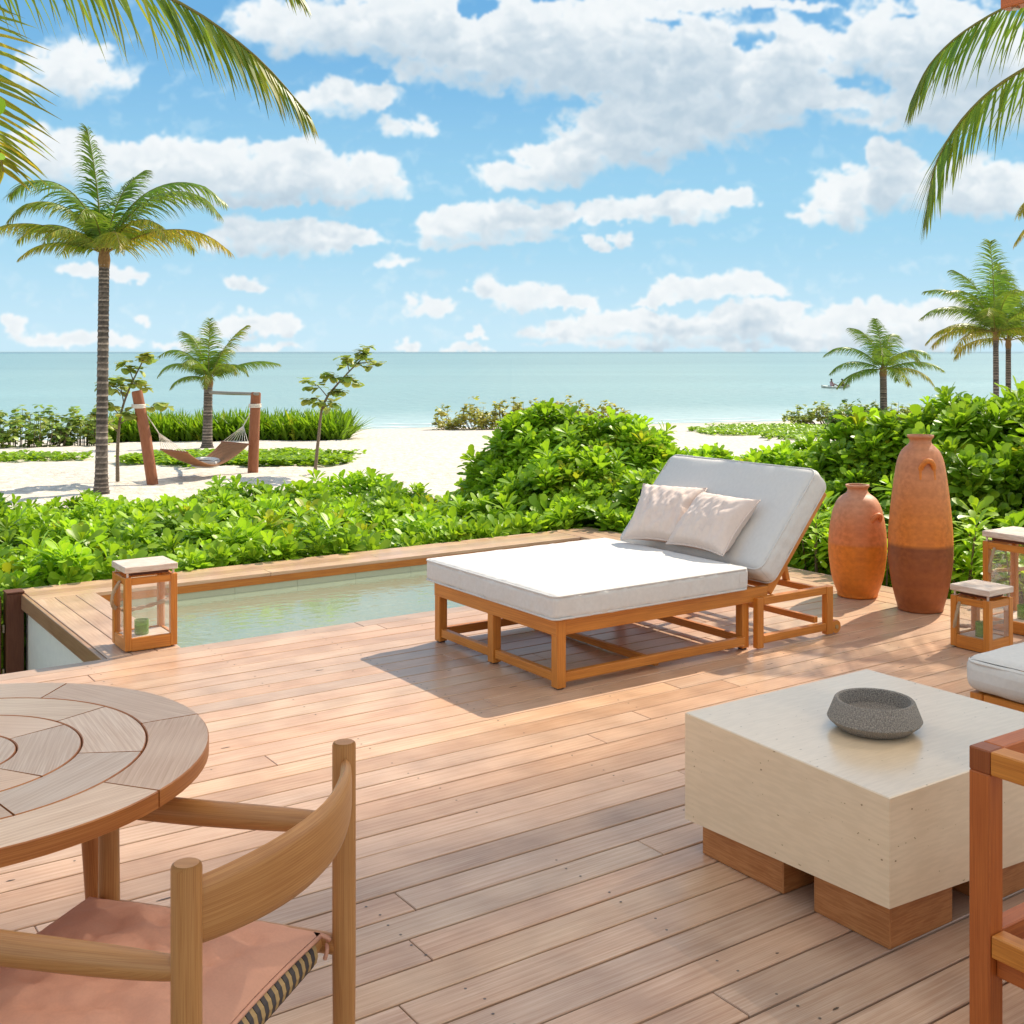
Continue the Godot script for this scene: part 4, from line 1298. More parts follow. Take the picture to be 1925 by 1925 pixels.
func finish_hedge(called: String, label: String, at: Array[Transform3D], tint: PackedColorArray, hide: Array[float], seed_: int, group: String, stems: Callable) -> void:
	var t := thing(called, label, "shrub", Vector3.ZERO, 0.0, group)
	var order := range(at.size())
	order.sort_custom(func(i, j): return hide[i] < hide[j])
	var few := mini(300, at.size())
	for k in few:
		var i: int = order[k]
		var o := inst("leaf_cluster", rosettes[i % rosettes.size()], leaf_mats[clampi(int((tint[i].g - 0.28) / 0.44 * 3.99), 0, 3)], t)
		o.transform = at[i]
	for kind in rosettes.size():
		var pick := []
		for k in range(few, order.size()):
			if order[k] % rosettes.size() == kind: pick.append(order[k])
		if pick.is_empty(): continue
		var mm := MultiMesh.new()
		mm.transform_format = MultiMesh.TRANSFORM_3D
		mm.use_colors = true
		mm.mesh = rosettes[kind]
		mm.instance_count = pick.size()
		for k in pick.size():
			mm.set_instance_transform(k, at[pick[k]])
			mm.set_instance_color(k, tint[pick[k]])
		var o := MultiMeshInstance3D.new()
		o.name = "foliage"
		o.multimesh = mm
		o.material_override = M.shrub_leaf
		t.add_child(o, true)
		stuff(o)
	var sb: MB = stems.call()
	if sb and sb.v.size(): part("stems", sb, M.twig, t)

var rosettes: Array[ArrayMesh] = []
var leaf_mats: Array[StandardMaterial3D] = []

func build_hedges() -> void:
	for k in 5: rosettes.append(rosette(100 + k, 15 + k % 3, 0.15, 0.030, 1.25))
	for k in 4: leaf_mats.append(leafy("cluster_leaf_%d" % k, leaf_tint(0.12 + k * 0.27, 0.03), 0.42, 0.95))
	var centre := [[0.38, 12.3, 0.95, 0.85, 0.81], [1.15, 12.2, 0.85, 0.85, 0.74], [0.0, 11.9, 0.62, 0.7, 0.29], [0.62, 11.2, 1.0, 0.8, 0.42], [1.9, 11.7, 0.85, 0.85, 0.47], [0.75, 10.4, 0.8, 0.7, 0.1], [1.5, 10.7, 0.9, 0.8, 0.32], [0.75, 9.95, 0.6, 0.42, -0.02]]
	var middle := [[2.35, 10.7, 1.0, 0.9, 0.49], [3.05, 11.3, 1.1, 0.95, 0.55], [1.75, 9.8, 0.8, 0.7, 0.17], [2.3, 9.6, 0.75, 0.75, 0.33], [2.85, 9.7, 0.8, 0.8, 0.45], [2.55, 8.9, 0.6, 0.55, 0.18]]
	var right := [[3.95, 9.7, 1.0, 0.9, 1.1], [4.85, 9.9, 1.1, 1.0, 1.22], [3.15, 10.0, 0.8, 0.8, 0.8], [2.75, 10.5, 0.7, 0.7, 0.58], [3.55, 8.9, 0.75, 0.7, 0.68], [4.3, 8.7, 0.85, 0.7, 0.9], [5.2, 8.9, 0.9, 0.8, 1.02], [3.25, 8.4, 0.6, 0.55, 0.34], [3.8, 7.9, 0.6, 0.5, 0.44], [4.4, 7.6, 0.6, 0.5, 0.54]]
	hedge("round_shrub", "tall glossy green shrub rising alone behind the pool's far corner", centre, centre, 0.105, 1.0, 401, 0.58)
	hedge("shrub_hedge", "glossy green shrubs massed behind the daybed", middle, middle, 0.105, 1.0, 402, 0.62)
	hedge("tall_shrub", "tallest glossy green shrub at the right, behind the clay jars", right, right, 0.112, 1.08, 403, 0.58)
	# the low field of the same shrub beyond the pool
	var r := RandomNumberGenerator.new()
	r.seed = 404
	var hn := fnl(405, 0.9, 3)
	var cols := fnl(406, 0.6, 3)
	var at: Array[Transform3D] = []
	var tint := PackedColorArray()
	var hide: Array[float] = []
	var hf := func(x: float, z: float) -> float:
		var zf := 11.1 + 0.5 * (x + 5.3) * 1.15 if x < -3.5 else lerpf(13.2, 13.9, clampf((x + 3.5) / 2.5, 0, 1))
		zf += hn.get_noise_2d(x * 1.5, 3.0) * 0.5
		var e := clampf((zf - z) / 0.7, 0.0, 1.0)
		return -1.1 + (1.1 + hn.get_noise_2d(x, z) * 0.22 - 0.03 - 0.012 * maxf(0, x + 4) ) * sqrt(maxf(0.0, 1 - (1 - e) * (1 - e)))
	for layer in 3:
		for i in [6200, 3600, 2000][layer]:
			var x := r.randf_range(-9.5, 1.0)
			var z := r.randf_range(5.6, 14.4)
			var p := Vector3(x, 0, -z)
			var a := -x * C + z * S
			var b := x * S + z * C
			if a < 8.12 or b > 6.2: 
				if not (b < -0.3 and a > 6.4): continue
			var h0: float = hf.call(x, z)
			if h0 < -1.0: continue
			if b < 1.45 and a < 8.1: h0 -= 0.25
			var nn := Vector3(hf.call(x - 0.1, z) - hf.call(x + 0.1, z), 0.2, -(hf.call(x, z - 0.1) - hf.call(x, z + 0.1))).normalized()
			p.y = h0 - [0.0, 0.11, 0.26][layer] + r.randf_range(-0.05, 0.05) + (r.randf() * 0.12 if r.randf() < 0.08 else 0.0)
			if nn.y < 0.75: p.y -= r.randf() * 0.4
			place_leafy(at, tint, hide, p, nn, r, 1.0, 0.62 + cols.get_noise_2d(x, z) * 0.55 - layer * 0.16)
	# its face towards the pool and the deck
	for i in 900:
		var b := r.randf_range(-2.0, 6.1)
		var p := W(8.13 + r.randf() * 0.08, b, r.randf_range(-0.9, 0.02))
		place_leafy(at, tint, hide, p, W(-1, 0), r, 0.95, 0.5)
	finish_hedge("low_hedge", "low field of bright green shrubs beyond the pool, at left", at, tint, hide, 407, "", func():
		var mb := MB.new()
		for k in 160:
			var x := r.randf_range(-7.5, 0.5)
			var z := r.randf_range(8.5, 13.5)
			if -x * C + z * S < 8.3: continue
			var h0: float = hf.call(x, z)
			if h0 < -0.6: continue
			mb.tube(curve([Vector3(x, -1.25, -z), Vector3(x + r.randf_range(-0.1, 0.1), -0.6, -z + r.randf_range(-0.1, 0.1)), Vector3(x + r.randf_range(-0.15, 0.15), h0 - 0.05, -z + r.randf_range(-0.15, 0.15))], 4), [0.018, 0.015, 0.012, 0.009, 0.006], 5, false)
		return mb)
	# pale young plants along the deck's right edge
	var spots := [[2.28, 8.55, 0.5], [2.62, 8.2, 0.6], [2.5, 8.75, 0.55], [2.95, 7.75, 0.62], [3.1, 8.05, 0.55], [3.3, 7.3, 0.66], [3.6, 7.35, 0.55], [3.55, 6.95, 0.62], [2.05, 8.95, 0.5], [3.9, 6.7, 0.6]]
	for k in spots.size():
		var s: Array = spots[k]
		var t := thing("young_plant", ["pale green young plant behind the daybed's rear wheels", "pale green young plant between the daybed and the small clay jar", "pale leafy young plant behind the small clay jar", "pale green young plant between the two clay jars", "pale young plant behind the tall clay jar", "pale green young plant right of the tall clay jar", "young plant with long leaves behind the tall right lantern", "pale young plant beside the small right lantern", "young plant at the deck edge behind the daybed backrest", "young plant at the right frame edge behind the tall lantern"][k], "plant", Vector3(s[0], -1.2, -s[1]), 0.0, "young plants along the deck's right edge")
		var fo := MB.new()
		var st := MB.new()
		for j in 9:
			var u := r.randf() * TAU
			var tip := Vector3(cos(u) * 0.22 * sqrt(r.randf()), 1.15 + s[2] * r.randf_range(0.15, 0.75), sin(u) * 0.22 * sqrt(r.randf()))
			st.tube(curve([Vector3(cos(u) * 0.03, 0, sin(u) * 0.03), tip * Vector3(0.5, 0.5, 0.5) + Vector3(0, 0.05, 0), tip], 4), [0.012, 0.011, 0.009, 0.007, 0.005], 5, false)
			for q in 13:
				var an := q * 2.4
				var lift := lerpf(1.2, -0.1, q / 13.0)
				var d := Vector3(cos(an) * cos(lift), sin(lift), sin(an) * cos(lift))
				fo.col = leaf_tint(r.randf_range(0.55, 1.1), r.randf() * 0.2)
				fo.leaf(tip - Vector3.UP * q * 0.008, d, Vector3.UP, r.randf_range(0.12, 0.19), 0.026, r.randf_range(0.3, 1.1), OBOVATE)
		stuff(part("foliage", fo, M.shrub_leaf, t))
		part("stems", st, M.twig, t)
	var so := MB.new()
	var f := func(u: float, v2: float) -> Vector3:
		var x := lerpf(-9.0, 6.5, u)
		var z := lerpf(5.0, 13.2, v2)
		return Vector3(x, -1.16 + hn.get_noise_2d(x * 3, z * 3) * 0.03, -z)
	so.sheet(f, 60, 40, false)
	var keep := PackedInt32Array()
	for i in range(0, so.ix.size(), 3):
		var q := (so.v[so.ix[i]] + so.v[so.ix[i + 1]] + so.v[so.ix[i + 2]]) / 3.0
		if hedge_room(q): keep.append_array(so.ix.slice(i, i + 3))
	so.ix = keep
	struct("planting_soil", so, M.soil)

# a frond: rachis along a curve, leaflets to both sides that hang under their weight
func frond(parent: Node, pts: Array, ll: float, wl: float, n: int, age: float, seed_: int, droop: float, thick := 0.014, spread := 0.75, brown := 0.3, hang := 0.12, fan := Vector3.ZERO) -> void:
	var r := RandomNumberGenerator.new()
	r.seed = seed_
	var line := curve(pts, 22)
	var rb := MB.new()
	var rs := []
	for i in line.size():
		rs.append(lerpf(thick, thick * 0.2, float(i) / (line.size() - 1)))
	rb.col = Color(0.26, 0.27, 0.05).lerp(Color(0.42, 0.28, 0.08), age)
	rb.tube(line, rs, 6, false)
	var fr := part("frond", rb, M.palm_leaf, parent)
	var mb := MB.new()
	var green := Color(0.16, 0.29, 0.03)
	var mid := Color(0.26, 0.34, 0.03)
	var yel := Color(0.58, 0.42, 0.04)
	for k in n:
		var tk := 0.1 + 0.9 * (k + 0.5) / n
		var x := tk * (line.size() - 1)
		var i := mini(int(x), line.size() - 2)
		var o: Vector3 = line[i].lerp(line[i + 1], x - i)
		var tg: Vector3 = (line[i + 1] - line[i]).normalized()
		var side := tg.cross(Vector3.UP)
		side = side.normalized() if side.length() > 0.05 else Vector3.RIGHT
		if fan != Vector3.ZERO: side = fan
		var up := side.cross(tg).normalized()
		var l := ll * pow(sin(PI * clampf(0.16 + tk * 0.78, 0, 1)), 0.75)
		for s in [-1.0, 1.0]:
			if r.randf() < 0.11: continue
			var ag := clampf(age + r.randf_range(-0.25, 0.25) + (tk - 0.6) * 0.3, 0, 1)
			var base := green.lerp(mid, minf(1.0, ag * 2)).lerp(yel, maxf(0.0, ag * 2 - 1)) * r.randf_range(0.75, 1.25)
			var dir: Vector3 = (tg * lerpf(0.42, 1.0, tk * tk) + Vector3.DOWN * hang * (1.1 - 0.6 * tk) + side * s * spread * r.randf_range(0.7, 1.25) + up * maxf(0.0, 0.22 - hang) + Vector3(r.randf_range(-1, 1), r.randf_range(-1, 1), r.randf_range(-1, 1)) * 0.08).normalized()
			var p := o
			var lk := l * (r.randf_range(0.88, 1.12) if r.randf() < 0.85 else r.randf_range(0.45, 0.9))
			var dk := droop * r.randf_range(0.6, 1.7)
			var w := wl * r.randf_range(0.75, 1.2)
			var segs := 4
			var prev := -1
			for q in segs + 1:
				var u := float(q) / segs
				var ww := w * (1.0 - pow(u, 1.8)) * (0.55 + 0.45 * minf(1.0, u * 5)) + 0.0008
				var acr := dir.cross(up)
				acr = acr.normalized() if acr.length() > 0.01 else side
				acr = acr.rotated(dir, s * 0.5)
				var nn := acr.cross(dir).normalized()
				mb.col = base.lerp(Color(0.20, 0.11, 0.04), brown * smoothstep(0.55, 1.0, u) + (0.5 * brown * smoothstep(0.8, 1.0, tk)))
				var e := mb.vert(p - acr * ww * 0.5, nn, Vector2(0, u)); mb.vert(p + acr * ww * 0.5, nn, Vector2(1, u))
				if prev >= 0:
					mb.tri(prev, prev + 1, e + 1); mb.tri(prev, e + 1, e)
				prev = e
				p += dir * lk / segs
				dir = (dir + Vector3.DOWN * dk * (0.35 + 0.5 * u)).normalized()
	stuff(part("leaflets", mb, M.palm_leaf, fr))

func palm_frond(parent: Node, crown: Vector3, az: float, el: float, bend: float, l: float, age: float, seed_: int, leafl := 0.36, n := 104, droop := 0.55) -> void:
	var d := Vector3(cos(deg_to_rad(az)), 0, -sin(deg_to_rad(az)))
	var p := crown + d * 0.05
	var pts := [p]
	var e := deg_to_rad(el)
	for k in 6:
		p += (d * cos(e) + Vector3.UP * sin(e)) * l / 6.0
		e -= deg_to_rad(bend) / 6.0 * (0.5 + 0.2 * k)
		pts.append(p)
	frond(parent, pts, l * leafl, 0.021 + l * 0.003, n, age, seed_, droop, 0.012 + l * 0.004, 0.8, 0.3, 0.3)

func trunk_mesh(ps: Array, r0: float, r1: float, n: int) -> MB:
	var mb := MB.new()
	var line := curve(ps, n)
	var r := RandomNumberGenerator.new()
	r.seed = n
	var pts := []
	var rs := []
	var tint := []
	for i in n:
		var t := float(i) / n
		var rad := lerpf(r0, r1, pow(t, 0.6)) * (1.0 + 0.35 * exp(-t * 14.0))
		var k := r.randf_range(0.7, 1.15)
		for e in [[0.0, 1.05, r.randf_range(0.2, 0.5)], [r.randf_range(0.12, 0.3), 1.0, r.randf_range(0.10, 0.24)], [0.72, 0.97, r.randf_range(0.06, 0.16)], [0.88, 1.03, r.randf_range(0.2, 0.55)]]:
			pts.append(line[i].lerp(line[i + 1], e[0]))
			rs.append(rad * e[1] * r.randf_range(0.98, 1.02))
			tint.append(Color(1.0, 0.82, 0.66) * e[2] * k)
	var sides := 14
	mb.tube(pts, rs, sides, true)
	for i in pts.size():
		for k in sides + 1: mb.c[i * (sides + 1) + k] = tint[i] * r.randf_range(0.6, 1.35)
	return mb

func palm(label: String, base: Vector3, crown: Vector3, r0: float, rings: int, fr: Array, seed_: int, lean := Vector3.ZERO) -> Node3D:
	var t := thing("palm_tree", label, "palm tree", base, 0.0, "coconut palms on the beach")
	var c := crown - base
	part("trunk", trunk_mesh([Vector3.ZERO, c * 0.35 + lean, c * 0.75 + lean * 0.4, c], r0, r0 * 0.82, rings), M.trunk, t)
	var boss := MB.new()
	boss.col = Color(0.30, 0.17, 0.06)
	boss.tube([c - Vector3.UP * 0.22, c - Vector3.UP * 0.05, c + Vector3.UP * 0.12, c + Vector3.UP * 0.3], [r0 * 0.8, r0 * 0.98, r0 * 0.8, r0 * 0.3], 10)
	part("crown_base", boss, M.trunk, t)
	var k := 0
	for f in fr:
		palm_frond(t, c + Vector3.UP * 0.1, f[0], f[1], f[2], f[3], f[4], seed_ + k, f[5] if f.size() > 5 else 0.27)
		k += 1
	return t

func build_palms() -> void:
	# [azimuth (0 right, 90 away, 180 left, 270 towards the camera), rise, bend, length, age]
	palm("tall single coconut palm at left with a ringed grey trunk", on_sand(-8.14, 22.85), Vector3(-8.08, 3.42, -22.85), 0.122, 46, [
		[165, 86, 12, 2.5, 0.1], [60, 80, 60, 2.1, 0.15], [170, 74, 140, 2.9, 0.15], [20, 70, 140, 3.1, 0.15], [195, 66, 150, 2.3, 0.45], [-5, 62, 140, 2.95, 0.25], [110, 60, 110, 2.2, 0.2],
		[178, 32, 66, 2.4, 0.6], [165, 40, 100, 2.2, 0.45], [-10, 26, 82, 2.75, 0.8], [330, 48, 130, 2.0, 0.6], [300, 35, 120, 1.7, 0.6], [240, 40, 120, 1.6, 0.5], [45, 40, 110, 2.2, 0.4], [135, 35, 100, 2.1, 0.4], [270, 66, 140, 1.7, 0.3], [200, 20, 80, 1.6, 0.6]], 1000)
	palm("short young coconut palm behind the hammock", on_sand(-10.31, 39.0), Vector3(-10.28, 0.55, -39.05), 0.17, 26, [
		[100, 82, 20, 2.1, 0.3], [140, 70, 70, 2.3, 0.25], [40, 66, 40, 2.3, 0.5], [170, 62, 120, 2.2, 0.2], [10, 30, 55, 2.4, 0.15], [190, 45, 130, 1.9, 0.2], [320, 45, 120, 1.8, 0.4], [250, 55, 120, 1.7, 0.3], [75, 60, 90, 2.0, 0.3], [0, 50, 140, 1.6, 0.3], [280, 20, 100, 1.4, 0.4], [215, 15, 90, 1.4, 0.3]], 1100)
	palm("short coconut palm near the water at right, dark drooping fronds", on_sand(15.48, 48.0), Vector3(15.45, 0.72, -48.0), 0.165, 30, [
		[120, 70, 80, 2.7, 0.3], [60, 62, 85, 2.8, 0.3], [160, 50, 110, 2.7, 0.1], [20, 45, 105, 2.7, 0.1], [185, 25, 90, 2.4, 0.1], [-5, 22, 70, 2.5, 0.3], [200, 5, 80, 2.2, 0.15], [330, 10, 85, 2.2, 0.7], [250, 60, 130, 2.2, 0.2], [300, 50, 130, 2.3, 0.4], [90, 78, 40, 2.4, 0.2], [150, 0, 70, 2.1, 0.3], [40, 5, 75, 2.2, 0.5], [270, 15, 90, 1.9, 0.3]], 1200)
	palm("coconut palm at the right with yellowing lower fronds, left of its twin", on_sand(15.96, 38.0), Vector3(15.94, 2.1, -38.0), 0.105, 44, [
		[85, 85, 15, 3.1, 0.15], [150, 62, 90, 2.8, 0.2], [30, 62, 90, 2.8, 0.2], [178, 45, 105, 2.7, 0.3], [0, 45, 105, 2.7, 0.3], [190, 12, 75, 2.4, 0.75], [165, 20, 90, 2.3, 0.7], [240, 50, 110, 2.2, 0.4], [300, 45, 110, 2.2, 0.4], [330, 15, 85, 2.3, 0.7], [210, 5, 70, 2.2, 0.8], [120, 72, 60, 2.8, 0.2], [60, 72, 60, 2.8, 0.2], [200, 65, 100, 2.6, 0.25], [270, 68, 100, 2.4, 0.3]], 1300)
	palm("coconut palm at the right frame edge, right of its twin", on_sand(17.0, 39.5), Vector3(17.0, 1.85, -39.5), 0.105, 44, [
		[85, 80, 30, 2.9, 0.2], [150, 55, 90, 2.7, 0.25], [30, 62, 90, 2.8, 0.2], [178, 35, 95, 2.6, 0.4], [0, 45, 105, 2.7, 0.3], [195, 8, 75, 2.3, 0.8], [240, 40, 110, 2.2, 0.5], [300, 45, 110, 2.2, 0.4], [330, 15, 85, 2.3, 0.7], [270, 60, 100, 2.4, 0.3]], 1400)
	# the near palms whose trunks stand outside the view
	var nl := thing("palm_tree", "near coconut palm whose long fronds hang into the upper left corner", "palm tree", Vector3(-6.6, -1.25, -9.2), 0.0, "")
	part("trunk", trunk_mesh([Vector3.ZERO, Vector3(-0.2, 2, 0), Vector3(0, 4.2, 0), Vector3(0.2, 5.4, 0)], 0.16, 0.13, 40), M.trunk, nl)
	var o := Vector3(6.6, 1.25, 9.2)
	frond(nl, [Vector3(-6.3, 4.4, -9.2) + o, Vector3(-5.2, 4.78, -9.15) + o, Vector3(-3.9, 4.75, -9.1) + o, Vector3(-2.75, 4.36, -9.05) + o, Vector3(-2.05, 3.9, -9.0) + o, Vector3(-1.6, 3.42, -9.0) + o], 0.82, 0.038, 100, 0.42, 1501, 0.35, 0.03, 0.34, 0.45, 0.85)
	frond(nl, [Vector3(-6.3, 4.4, -9.2) + o, Vector3(-5.4, 4.55, -8.9) + o, Vector3(-4.55, 4.4, -8.6) + o, Vector3(-3.98, 3.85, -8.4) + o, Vector3(-3.74, 3.2, -8.3) + o, Vector3(-3.66, 2.85, -8.3) + o], 0.74, 0.036, 72, 0.62, 1502, 0.16, 0.03, 1.0, 0.3, 0.1, Vector3(1, 0.25, 0.15).normalized())
	frond(nl, [Vector3(-6.3, 4.5, -9.2) + o, Vector3(-5.0, 5.6, -9.3) + o, Vector3(-3.6, 5.65, -9.4) + o, Vector3(-2.5, 5.15, -9.4) + o, Vector3(-1.72, 4.45, -9.4) + o], 0.7, 0.040, 80, 0.35, 1503, 0.35, 0.03, 0.4, 0.3, 0.85)
	var nr := thing("palm_tree", "near coconut palm whose two green fronds arch into the upper right corner", "palm tree", Vector3(5.6, -1.25, -9.0), 0.0, "")
	part("trunk", trunk_mesh([Vector3.ZERO, Vector3(0.2, 2, 0), Vector3(0.2, 4.2, 0), Vector3(0.1, 5.4, 0)], 0.15, 0.12, 40), M.trunk, nr)
	o = Vector3(-5.6, 1.25, 9.0)
	frond(nr, [Vector3(5.6, 4.15, -9.0) + o, Vector3(4.85, 4.42, -9.0) + o, Vector3(4.1, 4.33, -9.0) + o, Vector3(3.6, 4.1, -9.0) + o, Vector3(3.28, 3.82, -9.0) + o, Vector3(3.12, 3.52, -9.0) + o], 0.66, 0.027, 64, 0.22, 1504, 0.35, 0.02, 0.34, 0.4, 0.8)
	frond(nr, [Vector3(5.6, 4.05, -9.0) + o, Vector3(4.75, 4.1, -9.0) + o, Vector3(3.98, 3.75, -9.0) + o, Vector3(3.55, 3.42, -8.95) + o, Vector3(3.28, 3.02, -8.9) + o, Vector3(3.2, 2.62, -8.9) + o], 0.72, 0.027, 72, 0.28, 1505, 0.35, 0.022, 0.45, 0.35, 0.55)
	var ne := thing("palm_tree", "palm showing only a ragged yellow frond at the right frame edge", "palm tree", Vector3(10.4, -1.25, -20.0), 0.0, "")
	part("trunk", trunk_mesh([Vector3.ZERO, Vector3(0.1, 2, 0), Vector3(0, 3.6, 0), Vector3(0, 5.2, 0)], 0.15, 0.12, 36), M.trunk, ne)
	for f in [[185, 35, 120, 1.9, 0.7], [160, 10, 90, 1.7, 0.8], [215, 5, 80, 1.6, 0.8], [60, 50, 100, 2.2, 0.4], [300, 40, 100, 2.2, 0.4], [0, 40, 100, 2.2, 0.4], [100, 80, 30, 2.2, 0.2]]:
		palm_frond(ne, Vector3(0, 5.25, 0), f[0], f[1], f[2], f[3], f[4], 1600 + int(f[0]), 0.3)

func round_leaf_cluster(mb: MB, o: Vector3, n: int, l: float, r: RandomNumberGenerator, age: float) -> void:
	for k in n:
		var u := r.randf() * TAU
		var e := r.randf_range(-0.5, 0.7)
		var d := Vector3(cos(u) * cos(e), sin(e), sin(u) * cos(e))
		var kk := r.randf_range(0.7, 1.3)
		mb.col = Color(0.26, 0.42, 0.08).lerp(Color(0.56, 0.48, 0.10), clampf(age + r.randf_range(-0.3, 0.3), 0, 1)) * kk
		mb.leaf(o + d * 0.03, d, Vector3.UP, l * r.randf_range(0.75, 1.15), l * 0.5, r.randf_range(0.2, 0.9), ROUND, 0.1)

func sapling(label: String, at: Vector3, stem: Array, boughs: Array, seed_: int) -> void:
	var r := RandomNumberGenerator.new()
	r.seed = seed_
	var t := thing("sea_grape_sapling", label, "sapling", at, 0.0, "sea grape saplings on the sand")
	var line := curve(stem, 16)
	var rs := []
	for i in 17: rs.append(lerpf(0.045, 0.012, i / 16.0))
	tubed("stem", M.twig, t, line, rs, 7)
	var lf := MB.new()
	var tw := MB.new()
	for b in boughs:
		var p0: Vector3 = line[int(b[0] * 16)]
		var p2: Vector3 = p0 + b[1]
		var ln := curve([p0, p0.lerp(p2, 0.5) + Vector3.UP * 0.08, p2], 8)
		tw.tube(ln, [0.014, 0.013, 0.012, 0.011, 0.010, 0.009, 0.008, 0.007, 0.006], 5, false)
		for k in [3, 5, 6, 7, 8]:
			round_leaf_cluster(lf, ln[k] + Vector3(r.randf_range(-0.1, 0.1), r.randf_range(-0.08, 0.08), r.randf_range(-0.1, 0.1)), 5, 0.19, r, 0.4)
	for k in [14, 15, 16]: round_leaf_cluster(lf, line[k], 6, 0.19, r, 0.4)
	part("boughs", tw, M.twig, t)
	stuff(part("leaves", lf, M.round_leaf, t))

func bush(label: String, base: Vector3, ext: Vector3, n: int, l: float, age: float, seed_: int, called := "sea_grape_bush", cat := "bush") -> void:
	var r := RandomNumberGenerator.new()
	r.seed = seed_
	var t := thing(called, label, cat, base)
	var lf := MB.new()
	var st := MB.new()
	var nz := fnl(seed_, 0.8, 3)
	for k in n:
		var x := r.randf_range(-1, 1)
		var z := r.randf_range(-1, 1)
		if x * x * 0.6 + z * z > 1.0: continue
		var px := x * ext.x
		var pz := z * ext.z
		var hgt := ext.y * clampf(0.72 + nz.get_noise_2d(px * 1.3, pz) * 0.9, 0.25, 1.25) * sqrt(maxf(0.08, 1 - x * x * 0.55 - z * z * 0.3))
		var top := Vector3(px, hgt * pow(r.randf(), 0.45), pz)
		round_leaf_cluster(lf, top, 4, l, r, age)
		if k % 5 == 0: st.tube([Vector3(px * 0.9, -0.1, pz * 0.9), Vector3(px, hgt * 0.5, pz), Vector3(px, hgt * 0.92, pz)], [0.02, 0.015, 0.008], 5, false)
	stuff(part("leaves", lf, M.round_leaf, t))
	part("stems", st, M.twig, t)

func ground_cover(label: String, x0: float, x1: float, z0: float, z1: float, n: int, seed_: int) -> void:
	var r := RandomNumberGenerator.new()
	r.seed = seed_
	var mb := MB.new()
	var nz := fnl(seed_, 0.35, 3)
	for k in n:
		var u := r.randf()
		var w := r.randf()
		var x := lerpf(x0, x1, u)
		var z := lerpf(z0, z1, w)
		var e := (u * 2 - 1) * (u * 2 - 1) + (w * 2 - 1) * (w * 2 - 1)
		if e + nz.get_noise_2d(x, z) * 1.1 > 0.95: continue
		var o := on_sand(x, z) + Vector3.UP * r.randf() * 0.16
		for q in 3:
			var an := r.randf() * TAU
			var d := Vector3(cos(an), r.randf_range(0.0, 0.9), sin(an)).normalized()
			mb.col = leaf_tint(r.randf_range(0.0, 0.9), r.randf() * 0.25)
			mb.leaf(o, d, Vector3.UP, r.randf_range(0.10, 0.17), 0.06, r.randf() * 0.6, ROUND, 0.2)
	var o := part("creeping_vine", mb, M.shrub_leaf, self)
	o.name = numbered("creeping_vine")
	tag(o, label, "ground cover")
	stuff(o)

